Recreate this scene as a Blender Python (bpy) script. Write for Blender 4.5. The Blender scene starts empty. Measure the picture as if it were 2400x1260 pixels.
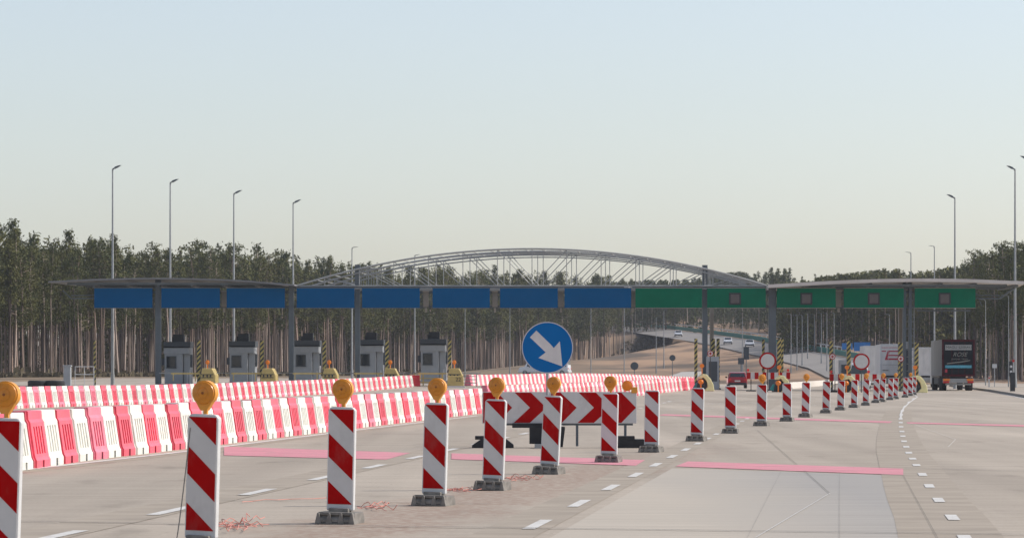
import bpy, bmesh, math, random
import numpy as np
from mathutils import Vector, Matrix
R = math.radians
sc = bpy.context.scene
C = bpy.context.collection
F = 8000.0; HZ = 870.0; CX = 1200.0; EYE = 1.5      # focal length / horizon row / centre column of a 2400 px wide frame, eye height in m

# ------------------------------------------------------------------ camera, sky, sun, exposure
cam = bpy.data.objects.new('camera', bpy.data.cameras.new('camera')); C.objects.link(cam)
cam.location = (0, 0, EYE); cam.rotation_euler = (R(90), 0, 0)
cam.data.lens = 120.0; cam.data.sensor_width = 36.0; cam.data.shift_y = 0.1
cam.data.clip_start = 0.5; cam.data.clip_end = 9000
cam.data.dof.use_dof = True; cam.data.dof.focus_distance = 52.0; cam.data.dof.aperture_fstop = 14.0
sc.camera = cam
SUN_EL, SUN_AZ = 40.0, 10.0                          # azimuth measured from +X towards +Y
w = bpy.data.worlds.new("World"); sc.world = w; w.use_nodes = True
nt = w.node_tree; bg = nt.nodes['Background']
sky = nt.nodes.new('ShaderNodeTexSky'); sky.sky_type = 'NISHITA'; sky.sun_disc = False
sky.sun_elevation = R(SUN_EL); sky.sun_rotation = R(90 - SUN_AZ)
sky.air_density = 1.0; sky.dust_density = 1.3; sky.ozone_density = 1.2; sky.altitude = 100
tint = nt.nodes.new('ShaderNodeMix'); tint.data_type = 'RGBA'; tint.blend_type = 'MULTIPLY'; tint.inputs[0].default_value = 1.0
tint.inputs[7].default_value = (.985, .955, .955, 1)   # camera white balance: the air was slightly warm
hs = nt.nodes.new('ShaderNodeHueSaturation'); hs.inputs['Saturation'].default_value = .74; nt.links.new(sky.outputs[0], hs.inputs['Color'])   # hazy, washed-out air
nt.links.new(hs.outputs[0], tint.inputs[6]); nt.links.new(tint.outputs[2], bg.inputs[0]); bg.inputs[1].default_value = 0.129
sun = bpy.data.objects.new('sun', bpy.data.lights.new('sun', 'SUN')); C.objects.link(sun)
sun.data.energy = 2.9; sun.data.angle = R(0.5); sun.data.color = (1.0, 0.95, 0.88)
sd = Vector((math.cos(R(SUN_EL))*math.cos(R(SUN_AZ)), math.cos(R(SUN_EL))*math.sin(R(SUN_AZ)), math.sin(R(SUN_EL))))
sun.rotation_euler = sd.to_track_quat('Z', 'Y').to_euler()
sc.view_settings.view_transform = 'Standard'; sc.view_settings.look = 'None'
sc.view_settings.exposure = 0.41; sc.view_settings.gamma = 1.0

# ------------------------------------------------------------------ helpers
def sstep(a, b, x):
    t = max(0.0, min(1.0, (x-a)/(b-a))); return t*t*(3-2*t)
def gz(X, Y):                                         # the plaza rises gently towards its far left
    return 0.0030*max(0.0, min(Y, 420)-160)*(1-sstep(4, 22, X))
def gx(x, Y): return (x-CX)*Y/F
def hz(y, Y): return EYE-(y-HZ)*Y/F                   # height seen at row y, Y metres away
def gp(x, y, dz=0.0):                                 # ground point
    Y = F*EYE/(y-HZ)
    for _ in range(8): Y = F*(EYE-gz(gx(x, Y), Y))/(y-HZ)
    X = gx(x, Y); return Vector((X, Y, gz(X, Y)+dz))
def sp(x, s, dz=0.0):                                 # ground point by local scale s (px per m)
    Y = F/s; X = gx(x, Y); return Vector((X, Y, gz(X, Y)+dz))
ROAD = math.atan2(0.096, 1.0)                         # the carriageway runs 5.5 degrees right of the view

def mat(name, col, rough=0.6, metal=0.0, var=0.12, scale=3.0, stretch=(1,1,1), spec=0.5, bump=0.0, rand=0.0, coat=0.0):
    m = bpy.data.materials.new(name); m.use_nodes = True
    n = m.node_tree.nodes; l = m.node_tree.links; b = n['Principled BSDF']
    b.inputs['Roughness'].default_value = rough; b.inputs['Metallic'].default_value = metal
    b.inputs['Specular IOR Level'].default_value = spec
    if coat: b.inputs['Coat Weight'].default_value = coat
    tc = n.new('ShaderNodeTexCoord'); mp = n.new('ShaderNodeMapping'); mp.inputs['Scale'].default_value = stretch
    no = n.new('ShaderNodeTexNoise'); no.inputs['Scale'].default_value = scale; no.inputs['Detail'].default_value = 6
    l.new(tc.outputs['Object'], mp.inputs[0]); l.new(mp.outputs[0], no.inputs[0])
    mr = n.new('ShaderNodeMapRange'); mr.inputs[1].default_value = .3; mr.inputs[2].default_value = .7
    mr.inputs[3].default_value = 1-var; mr.inputs[4].default_value = 1+var
    l.new(no.outputs[0], mr.inputs[0])
    hsv = n.new('ShaderNodeHueSaturation'); hsv.inputs['Color'].default_value = (*col, 1)
    if rand:
        oi = n.new('ShaderNodeObjectInfo'); m2 = n.new('ShaderNodeMapRange')
        m2.inputs[3].default_value = 1-rand; m2.inputs[4].default_value = 1+rand
        l.new(oi.outputs['Random'], m2.inputs[0])
        mu = n.new('ShaderNodeMath'); mu.operation = 'MULTIPLY'; l.new(mr.outputs[0], mu.inputs[0]); l.new(m2.outputs[0], mu.inputs[1])
        l.new(mu.outputs[0], hsv.inputs['Value'])
    else: l.new(mr.outputs[0], hsv.inputs['Value'])
    l.new(hsv.outputs[0], b.inputs['Base Color'])
    if bump:
        bp = n.new('ShaderNodeBump'); bp.inputs['Strength'].default_value = bump; l.new(no.outputs[0], bp.inputs['Height']); l.new(bp.outputs[0], b.inputs['Normal'])
    return m

class MB:
    def __init__(s): s.v = []; s.f = []; s.m = []
    def face(s, pts, mi=0):
        k = len(s.v); s.v += [tuple(p) for p in pts]; s.f.append(tuple(range(k, k+len(pts)))); s.m.append(mi)
    def box(s, c, d, mi=0, M=None, taper=(1, 1)):      # centre, full dims, optional matrix, taper of the top
        k = len(s.v)
        for z in (-1, 1):
            tx, ty = taper if z > 0 else (1, 1)
            for x, y in ((-1,-1),(1,-1),(1,1),(-1,1)):
                p = Vector((x*d[0]/2*tx, y*d[1]/2*ty, z*d[2]/2))
                if M is not None: p = M @ p
                s.v.append((c[0]+p[0], c[1]+p[1], c[2]+p[2]))
        for f in ((3,2,1,0),(4,5,6,7),(0,1,5,4),(1,2,6,5),(2,3,7,6),(3,0,4,7)):
            s.f.append(tuple(k+i for i in f)); s.m.append(mi)
    def tube(s, a, b, r0, r1=None, n=8, mi=0, cap=True):
        a = Vector(a); b = Vector(b); r1 = r0 if r1 is None else r1
        d = (b-a).normalized(); u = d.orthogonal().normalized(); w_ = d.cross(u); k = len(s.v)
        for p, r in ((a, r0), (b, r1)):
            for i in range(n):
                t = 2*math.pi*i/n; q = p+(u*math.cos(t)+w_*math.sin(t))*r; s.v.append(tuple(q))
        for i in range(n):
            j = (i+1) % n; s.f.append((k+i, k+j, k+n+j, k+n+i)); s.m.append(mi)
        if cap:
            s.f.append(tuple(k+i for i in range(n))[::-1]); s.m.append(mi); s.f.append(tuple(k+n+i for i in range(n))); s.m.append(mi)
    def poly(s, pts, rs, n=6, mi=0):
        for i in range(len(pts)-1): s.tube(pts[i], pts[i+1], rs[i] if hasattr(rs, '__len__') else rs, rs[i+1] if hasattr(rs, '__len__') else rs, n, mi, cap=(i in (0, len(pts)-2)))
    def lathe(s, prof, axis='Y', c=(0,0,0), n=24, mi=0):   # prof: (along, radius)
        k = len(s.v)
        for a, r in prof:
            for i in range(n):
                t = 2*math.pi*i/n; p, q = r*math.cos(t), r*math.sin(t)
                v = (p, a, q) if axis == 'Y' else ((a, p, q) if axis == 'X' else (p, q, a))
                s.v.append((c[0]+v[0], c[1]+v[1], c[2]+v[2]))
        for j in range(len(prof)-1):
            for i in range(n):
                i2 = (i+1) % n; s.f.append((k+j*n+i, k+j*n+i2, k+(j+1)*n+i2, k+(j+1)*n+i)); s.m.append(mi)
        s.f.append(tuple(k+i for i in range(n))); s.m.append(mi); s.f.append(tuple(k+(len(prof)-1)*n+i for i in range(n))); s.m.append(mi)
    def prism(s, prof, x0, x1, mi=0, axis='X'):            # closed profile (a, b) extruded along an axis
        k = len(s.v); n = len(prof)
        for x in (x0, x1):
            for a, b in prof:
                s.v.append((x, a, b) if axis == 'X' else ((a, x, b) if axis == 'Y' else (a, b, x)))
        for i in range(n):
            j = (i+1) % n; s.f.append((k+i, k+j, k+n+j, k+n+i)); s.m.append(mi)
        s.f.append(tuple(k+i for i in range(n))[::-1]); s.m.append(mi); s.f.append(tuple(k+n+i for i in range(n))); s.m.append(mi)
    def mesh(s, name, mats, smooth=False, recalc=True):
        me = bpy.data.meshes.new(name); me.from_pydata(s.v, [], s.f)
        for m in (mats if isinstance(mats, (list, tuple)) else [mats]): me.materials.append(m)
        me.polygons.foreach_set('material_index', s.m)
        if recalc:
            bm = bmesh.new(); bm.from_mesh(me); bmesh.ops.recalc_face_normals(bm, faces=bm.faces); bm.to_mesh(me); bm.free()
        if smooth: me.polygons.foreach_set('use_smooth', [True]*len(me.polygons)); me.set_sharp_from_angle(angle=R(40))
        me.update(); return me
    def obj(s, name, mats, parent=None, smooth=False, bevel=0.0, recalc=True):
        o = bpy.data.objects.new(name, s.mesh(name, mats, smooth, recalc)); C.objects.link(o)
        if parent is not None: o.parent = parent
        if bevel:
            b = o.modifiers.new('bevel', 'BEVEL'); b.width = bevel; b.segments = 2; b.limit_method = 'ANGLE'
        return o
def tag(o, label=None, cat=None, group=None, kind=None):
    for k, v in (('label', label), ('category', cat), ('group', group), ('kind', kind)):
        if v: o[k] = v
    return o
def thing(name, label, cat, loc=(0,0,0), rz=0.0, group=None):
    o = bpy.data.objects.new(name, None); C.objects.link(o); o.empty_display_size = .3
    o.location = loc; o.rotation_euler = (0, 0, rz); return tag(o, label, cat, group)
def copy_tree(o, parent=None):
    c = o.copy(); C.objects.link(c)
    if parent is not None: c.parent = parent
    for ch in list(o.children): copy_tree(ch, c)
    return c
def grid_sheet(name, m, xs, ys, hf, kind='structure'):
    X, Y = np.meshgrid(xs, ys); V = [(x, y, hf(x, y)) for x, y in zip(X.ravel(), Y.ravel())]; n = len(xs)
    Fc = [(j*n+i, j*n+i+1, (j+1)*n+i+1, (j+1)*n+i) for j in range(len(ys)-1) for i in range(n-1)]
    me = bpy.data.meshes.new(name); me.from_pydata(V, [], Fc); me.materials.append(m); me.polygons.foreach_set('use_smooth', [True]*len(Fc))
    o = bpy.data.objects.new(name, me); C.objects.link(o); o['kind'] = kind; return o
ORD = ['first','second','third','fourth','fifth','sixth','seventh','eighth','ninth','tenth','eleventh','twelfth','thirteenth','fourteenth','fifteenth','sixteenth','seventeenth','eighteenth','nineteenth','twentieth']
TENS = {20:'twenty',30:'thirty',40:'forty',50:'fifty',60:'sixty',70:'seventy',80:'eighty',90:'ninety'}
def ordinal(i):
    n = i+1
    if n <= 20: return ORD[i]
    if n >= 100: return 'hundredth' if n == 100 else 'hundred-and-'+ordinal(n-101)
    t, u = n//10*10, n % 10
    return (TENS[t][:-1]+'ieth') if u == 0 else TENS[t]+'-'+ORD[u-1]

# ------------------------------------------------------------------ materials
M = {}
M['white_plastic'] = mat('white_plastic', (.76,.75,.68), .45, var=.05, scale=4, rand=.04)
M['red_plastic'] = mat('red_plastic', (.78,.10,.15), .45, var=.14, scale=5, rand=.12)
M['pink_plastic'] = mat('pink_plastic', (.78,.20,.27), .5, var=.16, scale=5, rand=.1)
M['hole'] = mat('hole', (.02,.015,.015), .9)
M['frame_white'] = mat('frame_white', (.58,.58,.57), .5, var=.06, scale=6)
M['sheet_white'] = mat('sheet_white', (.60,.58,.56), .5, spec=.2, var=.04, scale=8)
M['sheet_red'] = mat('sheet_red', (.40,.0015,.002), .55, spec=.08, var=.06, scale=8)
M['rubber'] = mat('rubber', (.20,.185,.165), .85, var=.3, scale=14, bump=.3)
M['black_rubber'] = mat('black_rubber', (.018,.018,.02), .7, var=.3, scale=8)
M['amber'] = mat('amber', (.60,.215,.012), .35, var=.12, scale=30, coat=.1)
M['amber_rim'] = mat('amber_rim', (.72,.30,.03), .4, var=.08, scale=20)
M['amber_dot'] = mat('amber_dot', (.25,.075,.01), .5)
M['orange'] = mat('orange', (.85,.22,.01), .3, var=.1, scale=20)
M['sign_blue'] = mat('sign_blue', (.001,.085,.225), .8, var=.06, scale=.8, spec=.02)
M['arrow_blue'] = mat('arrow_blue', (.001,.13,.38), .5, spec=.15, var=.03, scale=2)
M['sign_green'] = mat('sign_green', (.003,.14,.075), .8, var=.10, scale=.8, spec=.02)
M['steel'] = mat('steel', (.11,.13,.145), .5, .1, var=.1, scale=2)
M['light_steel'] = mat('light_steel', (.31,.315,.31), .5, .1, var=.1, scale=2)
M['galv'] = mat('galv', (.31,.325,.33), .5, .2, var=.12, scale=3)
M['white_steel'] = mat('white_steel', (.55,.55,.55), .5, .2, var=.08, scale=2)
M['roof_grey'] = mat('roof_grey', (.20,.20,.205), .6, var=.08, scale=.6)
M['roof_warm'] = mat('roof_warm', (.60,.55,.51), .6, var=.1, scale=.6, stretch=(1,6,1))
M['dark'] = mat('dark', (.03,.032,.036), .6, var=.2, scale=4)
M['beige'] = mat('beige', (.30,.27,.23), .7, var=.1, scale=1)
M['booth'] = mat('booth', (.34,.355,.37), .5, var=.07, scale=1.5)
M['booth_dark'] = mat('booth_dark', (.05,.06,.07), .5, var=.1, scale=1.5)
M['glass'] = mat('glass', (.02,.025,.03), .08, var=.1, spec=.8)
M['yellow'] = mat('yellow', (.52,.39,.14), .5, var=.1, scale=3)
M['pale_yellow'] = mat('pale_yellow', (.80,.72,.36), .5, var=.1, scale=3)
M['teal'] = mat('teal', (.03,.30,.28), .5)
M['car_red'] = mat('car_red', (.33,.012,.022), .3, .2, var=.05, coat=.6)
M['car_white'] = mat('car_white', (.75,.76,.78), .3, var=.04, coat=.5)
M['tail_red'] = mat('tail_red', (.55,.01,.01), .3)
M['truck_dark'] = mat('truck_dark', (.010,.013,.017), .6, spec=.15, var=.2, scale=2)
M['truck_maroon'] = mat('truck_maroon', (.06,.005,.010), .6, spec=.15, var=.15, scale=2)
M['curtain'] = mat('curtain', (.33,.32,.30), .7, var=.12, scale=1.2, stretch=(1,1,.15))
M['trailer_white'] = mat('trailer_white', (.62,.60,.58), .5, var=.08, scale=.8)
M['logo_red'] = mat('logo_red', (.42,.02,.045), .5)
M['text_grey'] = mat('text_grey', (.20,.20,.18), .6)
M['text_black'] = mat('text_black', (.02,.02,.02), .6)
M['cyan'] = mat('cyan', (.08,.32,.42), .5, var=.15, scale=3)
M['paint'] = mat('paint', (.62,.60,.56), .7, var=.10, scale=6)
M['pink_paint'] = mat('pink_paint', (.62,.26,.30), .85, var=.22, scale=2.2, stretch=(.5,3,1), spec=.1)
M['joint'] = mat('joint', (.10,.095,.09), .9)
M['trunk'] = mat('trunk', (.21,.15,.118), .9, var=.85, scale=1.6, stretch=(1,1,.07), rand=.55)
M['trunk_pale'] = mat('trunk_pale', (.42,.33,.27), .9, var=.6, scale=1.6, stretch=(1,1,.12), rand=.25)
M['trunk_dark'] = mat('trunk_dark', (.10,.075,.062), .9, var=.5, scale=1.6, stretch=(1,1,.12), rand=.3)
M['brass'] = mat('rail_green', (.03,.22,.17), .6, var=.1, scale=.5)
def needles(name, a, b):
    m = bpy.data.materials.new(name); m.use_nodes = True; n = m.node_tree.nodes; l = m.node_tree.links; p = n['Principled BSDF']
    p.inputs['Roughness'].default_value = .8; p.inputs['Specular IOR Level'].default_value = .2
    tc = n.new('ShaderNodeTexCoord'); no = n.new('ShaderNodeTexNoise'); no.inputs['Scale'].default_value = .9; no.inputs['Detail'].default_value = 4
    l.new(tc.outputs['Object'], no.inputs[0]); oi = n.new('ShaderNodeObjectInfo')
    ad = n.new('ShaderNodeMath'); ad.operation = 'MULTIPLY_ADD'; ad.inputs[1].default_value = .45; l.new(oi.outputs['Random'], ad.inputs[0])
    mr = n.new('ShaderNodeMapRange'); mr.inputs[1].default_value = .3; mr.inputs[2].default_value = .7; mr.inputs[4].default_value = .6
    l.new(no.outputs[0], mr.inputs[0]); l.new(mr.outputs[0], ad.inputs[2])
    mx = n.new('ShaderNodeMix'); mx.data_type = 'RGBA'; mx.inputs[6].default_value = (*a, 1); mx.inputs[7].default_value = (*b, 1)
    l.new(ad.outputs[0], mx.inputs[0]); l.new(mx.outputs[2], p.inputs['Base Color']); return m
M['needles'] = needles('needles', (.032,.052,.018), (.15,.14,.04))
M['brush'] = needles('brush', (.05,.05,.03), (.17,.13,.08))
def dirty(m, amt=.35, low=.48, col=(.20,.165,.13)):
    n = m.node_tree.nodes; l = m.node_tree.links; p = n['Principled BSDF']; src = p.inputs['Base Color'].links[0].from_socket
    g = n.new('ShaderNodeNewGeometry'); mp = n.new('ShaderNodeMapping'); mp.inputs['Scale'].default_value = (2.2,2.2,.9); no = n.new('ShaderNodeTexNoise'); no.inputs['Scale'].default_value = 2.2; no.inputs['Detail'].default_value = 8; no.inputs['Roughness'].default_value = .7
    l.new(g.outputs['Position'], mp.inputs[0]); l.new(mp.outputs[0], no.inputs[0]); mr = n.new('ShaderNodeMapRange'); mr.inputs[1].default_value = low; mr.inputs[2].default_value = low+.22; mr.inputs[4].default_value = amt; l.new(no.outputs[0], mr.inputs[0])
    mx = n.new('ShaderNodeMix'); mx.data_type = 'RGBA'; l.new(mr.outputs[0], mx.inputs[0]); l.new(src, mx.inputs[6]); mx.inputs[7].default_value = (*col, 1); l.new(mx.outputs[2], p.inputs['Base Color'])
for k_ in ('white_plastic', 'red_plastic', 'pink_plastic'): dirty(M[k_])
for k_ in ('frame_white', 'sheet_white', 'sheet_red'): dirty(M[k_], .22, .52, (.25,.22,.19))
for k_ in ('booth', 'yellow', 'trailer_white', 'curtain'): dirty(M[k_], .2, .5, (.12,.11,.10))
dirty(M['paint'], .55, .46, (.33,.29,.24)); dirty(M['pink_paint'], .55, .46, (.36,.29,.25))
def hazard():
    m = mat('hazard_stripes', (.5,.5,.5), .5); n = m.node_tree.nodes; l = m.node_tree.links; b = n['Principled BSDF']
    tc = n.new('ShaderNodeTexCoord'); sx = n.new('ShaderNodeSeparateXYZ'); l.new(tc.outputs['Object'], sx.inputs[0])
    a1 = n.new('ShaderNodeMath'); a1.operation = 'MULTIPLY_ADD'; a1.inputs[1].default_value = -1.1; l.new(sx.outputs[0], a1.inputs[0]); l.new(sx.outputs[2], a1.inputs[2])
    f = n.new('ShaderNodeMath'); f.operation = 'PINGPONG'; f.inputs[1].default_value = .19; l.new(a1.outputs[0], f.inputs[0])
    g = n.new('ShaderNodeMath'); g.operation = 'GREATER_THAN'; g.inputs[1].default_value = .095; l.new(f.outputs[0], g.inputs[0])
    mx = n.new('ShaderNodeMix'); mx.data_type = 'RGBA'; mx.inputs[6].default_value = (.42,.34,.10,1); mx.inputs[7].default_value = (.02,.02,.02,1)
    l.new(g.outputs[0], mx.inputs[0]); l.new(mx.outputs[2], b.inputs['Base Color']); return m
M['hazard'] = hazard()
def ground_mat(name, a, b, scale, scale2=None, c=None):
    m = bpy.data.materials.new(name); m.use_nodes = True; n = m.node_tree.nodes; l = m.node_tree.links; p = n['Principled BSDF']
    p.inputs['Roughness'].default_value = .95; p.inputs['Specular IOR Level'].default_value = .2
    tc = n.new('ShaderNodeTexCoord'); no = n.new('ShaderNodeTexNoise'); no.inputs['Scale'].default_value = scale; no.inputs['Detail'].default_value = 8
    l.new(tc.outputs['Object'], no.inputs[0]); cr = n.new('ShaderNodeValToRGB')
    cr.color_ramp.elements[0].position = .35; cr.color_ramp.elements[0].color = (*a, 1); cr.color_ramp.elements[1].position = .65; cr.color_ramp.elements[1].color = (*b, 1)
    l.new(no.outputs[0], cr.inputs[0]); l.new(cr.outputs[0], p.inputs['Base Color']); return m
def sandy(m):
    n = m.node_tree.nodes; l = m.node_tree.links; p = n['Principled BSDF']; src = p.inputs['Base Color'].links[0].from_socket
    g = n.new('ShaderNodeNewGeometry'); sx = n.new('ShaderNodeSeparateXYZ'); l.new(g.outputs['Position'], sx.inputs[0])
    mr = n.new('ShaderNodeMapRange'); mr.inputs[1].default_value = 5; mr.inputs[2].default_value = 22; l.new(sx.outputs[0], mr.inputs[0])
    no = n.new('ShaderNodeTexNoise'); no.inputs['Scale'].default_value = .05; no.inputs['Detail'].default_value = 9; mp = n.new('ShaderNodeMapping'); mp.inputs['Scale'].default_value = (1,.35,1); l.new(g.outputs['Position'], mp.inputs[0]); l.new(mp.outputs[0], no.inputs[0])
    cr = n.new('ShaderNodeValToRGB'); e = cr.color_ramp.elements; e[0].position = .40; e[0].color = (.13,.10,.075,1); e[1].position = .56; e[1].color = (.40,.26,.165,1); l.new(no.outputs[0], cr.inputs[0])
    mx = n.new('ShaderNodeMix'); mx.data_type = 'RGBA'; l.new(mr.outputs[0], mx.inputs[0]); l.new(src, mx.inputs[6]); l.new(cr.outputs[0], mx.inputs[7]); l.new(mx.outputs[2], p.inputs['Base Color']); return m
M['soil'] = ground_mat('soil', (.15,.11,.075), (.27,.20,.13), .05)
M['sand'] = ground_mat('sand', (.21,.145,.095), (.42,.30,.20), .03)
def concrete():
    m = bpy.data.materials.new('concrete'); m.use_nodes = True; n = m.node_tree.nodes; l = m.node_tree.links; p = n['Principled BSDF']
    p.inputs['Roughness'].default_value = .9; p.inputs['Specular IOR Level'].default_value = .1
    geo = n.new('ShaderNodeNewGeometry'); pos = geo.outputs['Position']
    def noise(sc_, st, det=6, rot=0.0):
        mp = n.new('ShaderNodeMapping'); mp.inputs['Scale'].default_value = st; mp.inputs['Rotation'].default_value = (0,0,rot)
        no = n.new('ShaderNodeTexNoise'); no.inputs['Scale'].default_value = sc_; no.inputs['Detail'].default_value = det
        l.new(pos, mp.inputs[0]); l.new(mp.outputs[0], no.inputs[0]); return no.outputs[0]
    def rng(v, a, b, c, d):
        mr = n.new('ShaderNodeMapRange'); mr.inputs[1].default_value = a; mr.inputs[2].default_value = b; mr.inputs[3].default_value = c; mr.inputs[4].default_value = d; l.new(v, mr.inputs[0]); return mr.outputs[0]
    def ma(op, a, b=None, c=None):
        x = n.new('ShaderNodeMath'); x.operation = op
        for i, v in enumerate((a, b, c)):
            if v is None: continue
            if isinstance(v, (int, float)): x.inputs[i].default_value = v
            else: l.new(v, x.inputs[i])
        return x.outputs[0]
    big = rng(noise(.11, (1,.35,1), 4), .3, .7, .84, 1.12)
    brush_ = ma('MULTIPLY', rng(noise(1.0, (.30, 3.2, 1), 5), .3, .7, .93, 1.06), rng(noise(1.0, (.5, 14, 1), 3), .3, .7, .93, 1.06))       # brushed across the lanes
    track = rng(noise(.55, (1.3, .03, 1), 3, ROAD), .3, .7, .88, 1.08)   # wheel tracks along the lanes
    fine = rng(noise(22, (1, 1, 1), 3), .3, .7, .92, 1.08)
    v = ma('MULTIPLY', ma('MULTIPLY', big, brush_), ma('MULTIPLY', track, fine))
    hsv = n.new('ShaderNodeHueSaturation'); hsv.inputs['Color'].default_value = (.405,.35,.288,1)
    stain = rng(noise(.8, (1.2,.35,1), 7, ROAD), .60, .72, 1, .80); v = ma('MULTIPLY', v, stain); l.new(v, hsv.inputs['Value'])
    # gritty brown strip under the row of beacons
    sx = n.new('ShaderNodeSeparateXYZ'); l.new(pos, sx.inputs[0])
    d = ma('SUBTRACT', sx.outputs[0], ma('MULTIPLY_ADD', ma('SUBTRACT', sx.outputs[1], 32), .144, -1.55))
    d = ma('ADD', ma('ABSOLUTE', d), ma('MULTIPLY', ma('SUBTRACT', noise(1.3, (1,.5,1), 6), .5), 2.2))
    mask = rng(d, .35, 1.25, 1, 0)
    fade = rng(sx.outputs[1], 50, 75, 1, 0)
    speck = rng(noise(9, (1,.6,1), 8), .42, .56, .35, 1)
    mask = ma('MULTIPLY', ma('MULTIPLY', mask, fade), ma('MULTIPLY', speck, .75))
    mx = n.new('ShaderNodeMix'); mx.data_type = 'RGBA'; mx.inputs[7].default_value = (.29,.205,.16,1)
    l.new(mask, mx.inputs[0]); l.new(hsv.outputs[0], mx.inputs[6])
    # little stones and dirt specks
    vo = n.new('ShaderNodeTexVoronoi'); vo.inputs['Scale'].default_value = 2.3; l.new(pos, vo.inputs['Vector'])
    dot = ma('MULTIPLY', ma('LESS_THAN', vo.outputs['Distance'], .045), .7)
    mx2 = n.new('ShaderNodeMix'); mx2.data_type = 'RGBA'; mx2.inputs[7].default_value = (.12,.10,.085,1)
    l.new(dot, mx2.inputs[0]); l.new(mx.outputs[2], mx2.inputs[6]); l.new(mx2.outputs[2], p.inputs['Base Color'])
    bp = n.new('ShaderNodeBump'); bp.inputs['Strength'].default_value = .25; bp.inputs['Distance'].default_value = .01; l.new(noise(30, (1,1,1), 4), bp.inputs['Height']); l.new(bp.outputs[0], p.inputs['Normal'])
    return m
M['concrete'] = concrete()
M['dark_concrete'] = mat('dark_concrete', (.355,.305,.248), .9, spec=.1, var=.13, scale=2.0, stretch=(.5,.8,1))
def slab_mat():
    m = mat('grooved_slab', (.5,.5,.5), .9, spec=.1, var=.10, scale=1.0, stretch=(.4,10,1)); n = m.node_tree.nodes; l = m.node_tree.links
    hs_ = next(x for x in n if x.type == 'HUE_SAT'); tc = n.new('ShaderNodeTexCoord'); mp = n.new('ShaderNodeMapping'); mp.inputs['Scale'].default_value = (.5,.12,1); no = n.new('ShaderNodeTexNoise'); no.inputs['Scale'].default_value = 1.0
    l.new(tc.outputs['Object'], mp.inputs[0]); l.new(mp.outputs[0], no.inputs[0]); sx = n.new('ShaderNodeSeparateXYZ'); l.new(tc.outputs['Object'], sx.inputs[0])
    a = n.new('ShaderNodeMath'); a.operation = 'MULTIPLY_ADD'; a.inputs[1].default_value = 1.8; l.new(no.outputs[0], a.inputs[0]); l.new(sx.outputs[0], a.inputs[2])
    mr = n.new('ShaderNodeMapRange'); mr.inputs[1].default_value = 2.6; mr.inputs[2].default_value = 5.2; l.new(a.outputs[0], mr.inputs[0])
    mx = n.new('ShaderNodeMix'); mx.data_type = 'RGBA'; mx.inputs[6].default_value = (.45,.40,.335,1); mx.inputs[7].default_value = (.345,.325,.30,1); l.new(mr.outputs[0], mx.inputs[0]); l.new(mx.outputs[2], hs_.inputs['Color']); return m
M['blue_concrete'] = slab_mat()
M['far_road'] = mat('far_road', (.26,.235,.21), .85, var=.08, scale=.05)

# ------------------------------------------------------------------ ground, far hill, roads
RP = [(2075,899,385),(1995,880,460),(1945,860,540),(1868,842,610),(1780,824,680),(1700,806,760),(1600,790,850),(1500,776,950),(1380,766,1060),(1200,760,1200)]
RP = [(gx(x, Y), Y, max(.1, hz(y, Y))) for x, y, Y in RP]
def road_near(X, Y):
    best = None
    for (x0,y0,h0),(x1,y1,h1) in zip(RP, RP[1:]):
        dx, dy = x1-x0, y1-y0; L2 = dx*dx+dy*dy; t = max(0, min(1, ((X-x0)*dx+(Y-y0)*dy)/L2))
        px, py = x0+t*dx, y0+t*dy; d = math.hypot(X-px, Y-py)
        if best is None or d < best[0]:
            side = 1 if (dx*(Y-py)-dy*(X-px)) < 0 else -1
            best = (d, side, h0+t*(h1-h0))
    return best
def terrain(X, Y):
    base = gz(X, Y)
    if Y < 330: return base
    d, side, hr = road_near(X, Y)
    k = sstep(330, 480, Y)
    if side < 0:      # towards the viewer
        near = max(.05, hr-.9)
        if d < 10: h = hr-0.09*d
        else: h = near*max(0, 1-(d-10)/(near*16+30))
    else:
        if d < 10: h = hr+0.10*d
        else: h = hr+1.0+min(9.0, (d-10)*.062)+1.0*math.sin(X*.03+Y*.02)*sstep(10, 80, d)
        h = min(h, 19+.001*Y)
    ed = -68+(Y-425)*.2085; xi = CX+F*X/max(Y, 1)
    k *= max(sstep(ed, ed+30, X), sstep(845, 930, Y))*(1-sstep(2060, 2190, xi)*.9)
    return base+(max(h, 0))*k
xs = sorted(set(list(np.linspace(-1700, -300, 12))+list(np.linspace(-300, -40, 20))+list(np.linspace(-40, 170, 106))+list(np.linspace(170, 500, 24))+list(np.linspace(500, 1700, 10))))
ys = sorted(set([-1700, -600, -100]+list(np.linspace(0, 330, 34))+list(np.linspace(330, 1300, 122))+list(np.linspace(1300, 1700, 6))))
grid_sheet('ground', sandy(M['soil']), xs, ys, lambda x, y: terrain(x, y)-.008)
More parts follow.
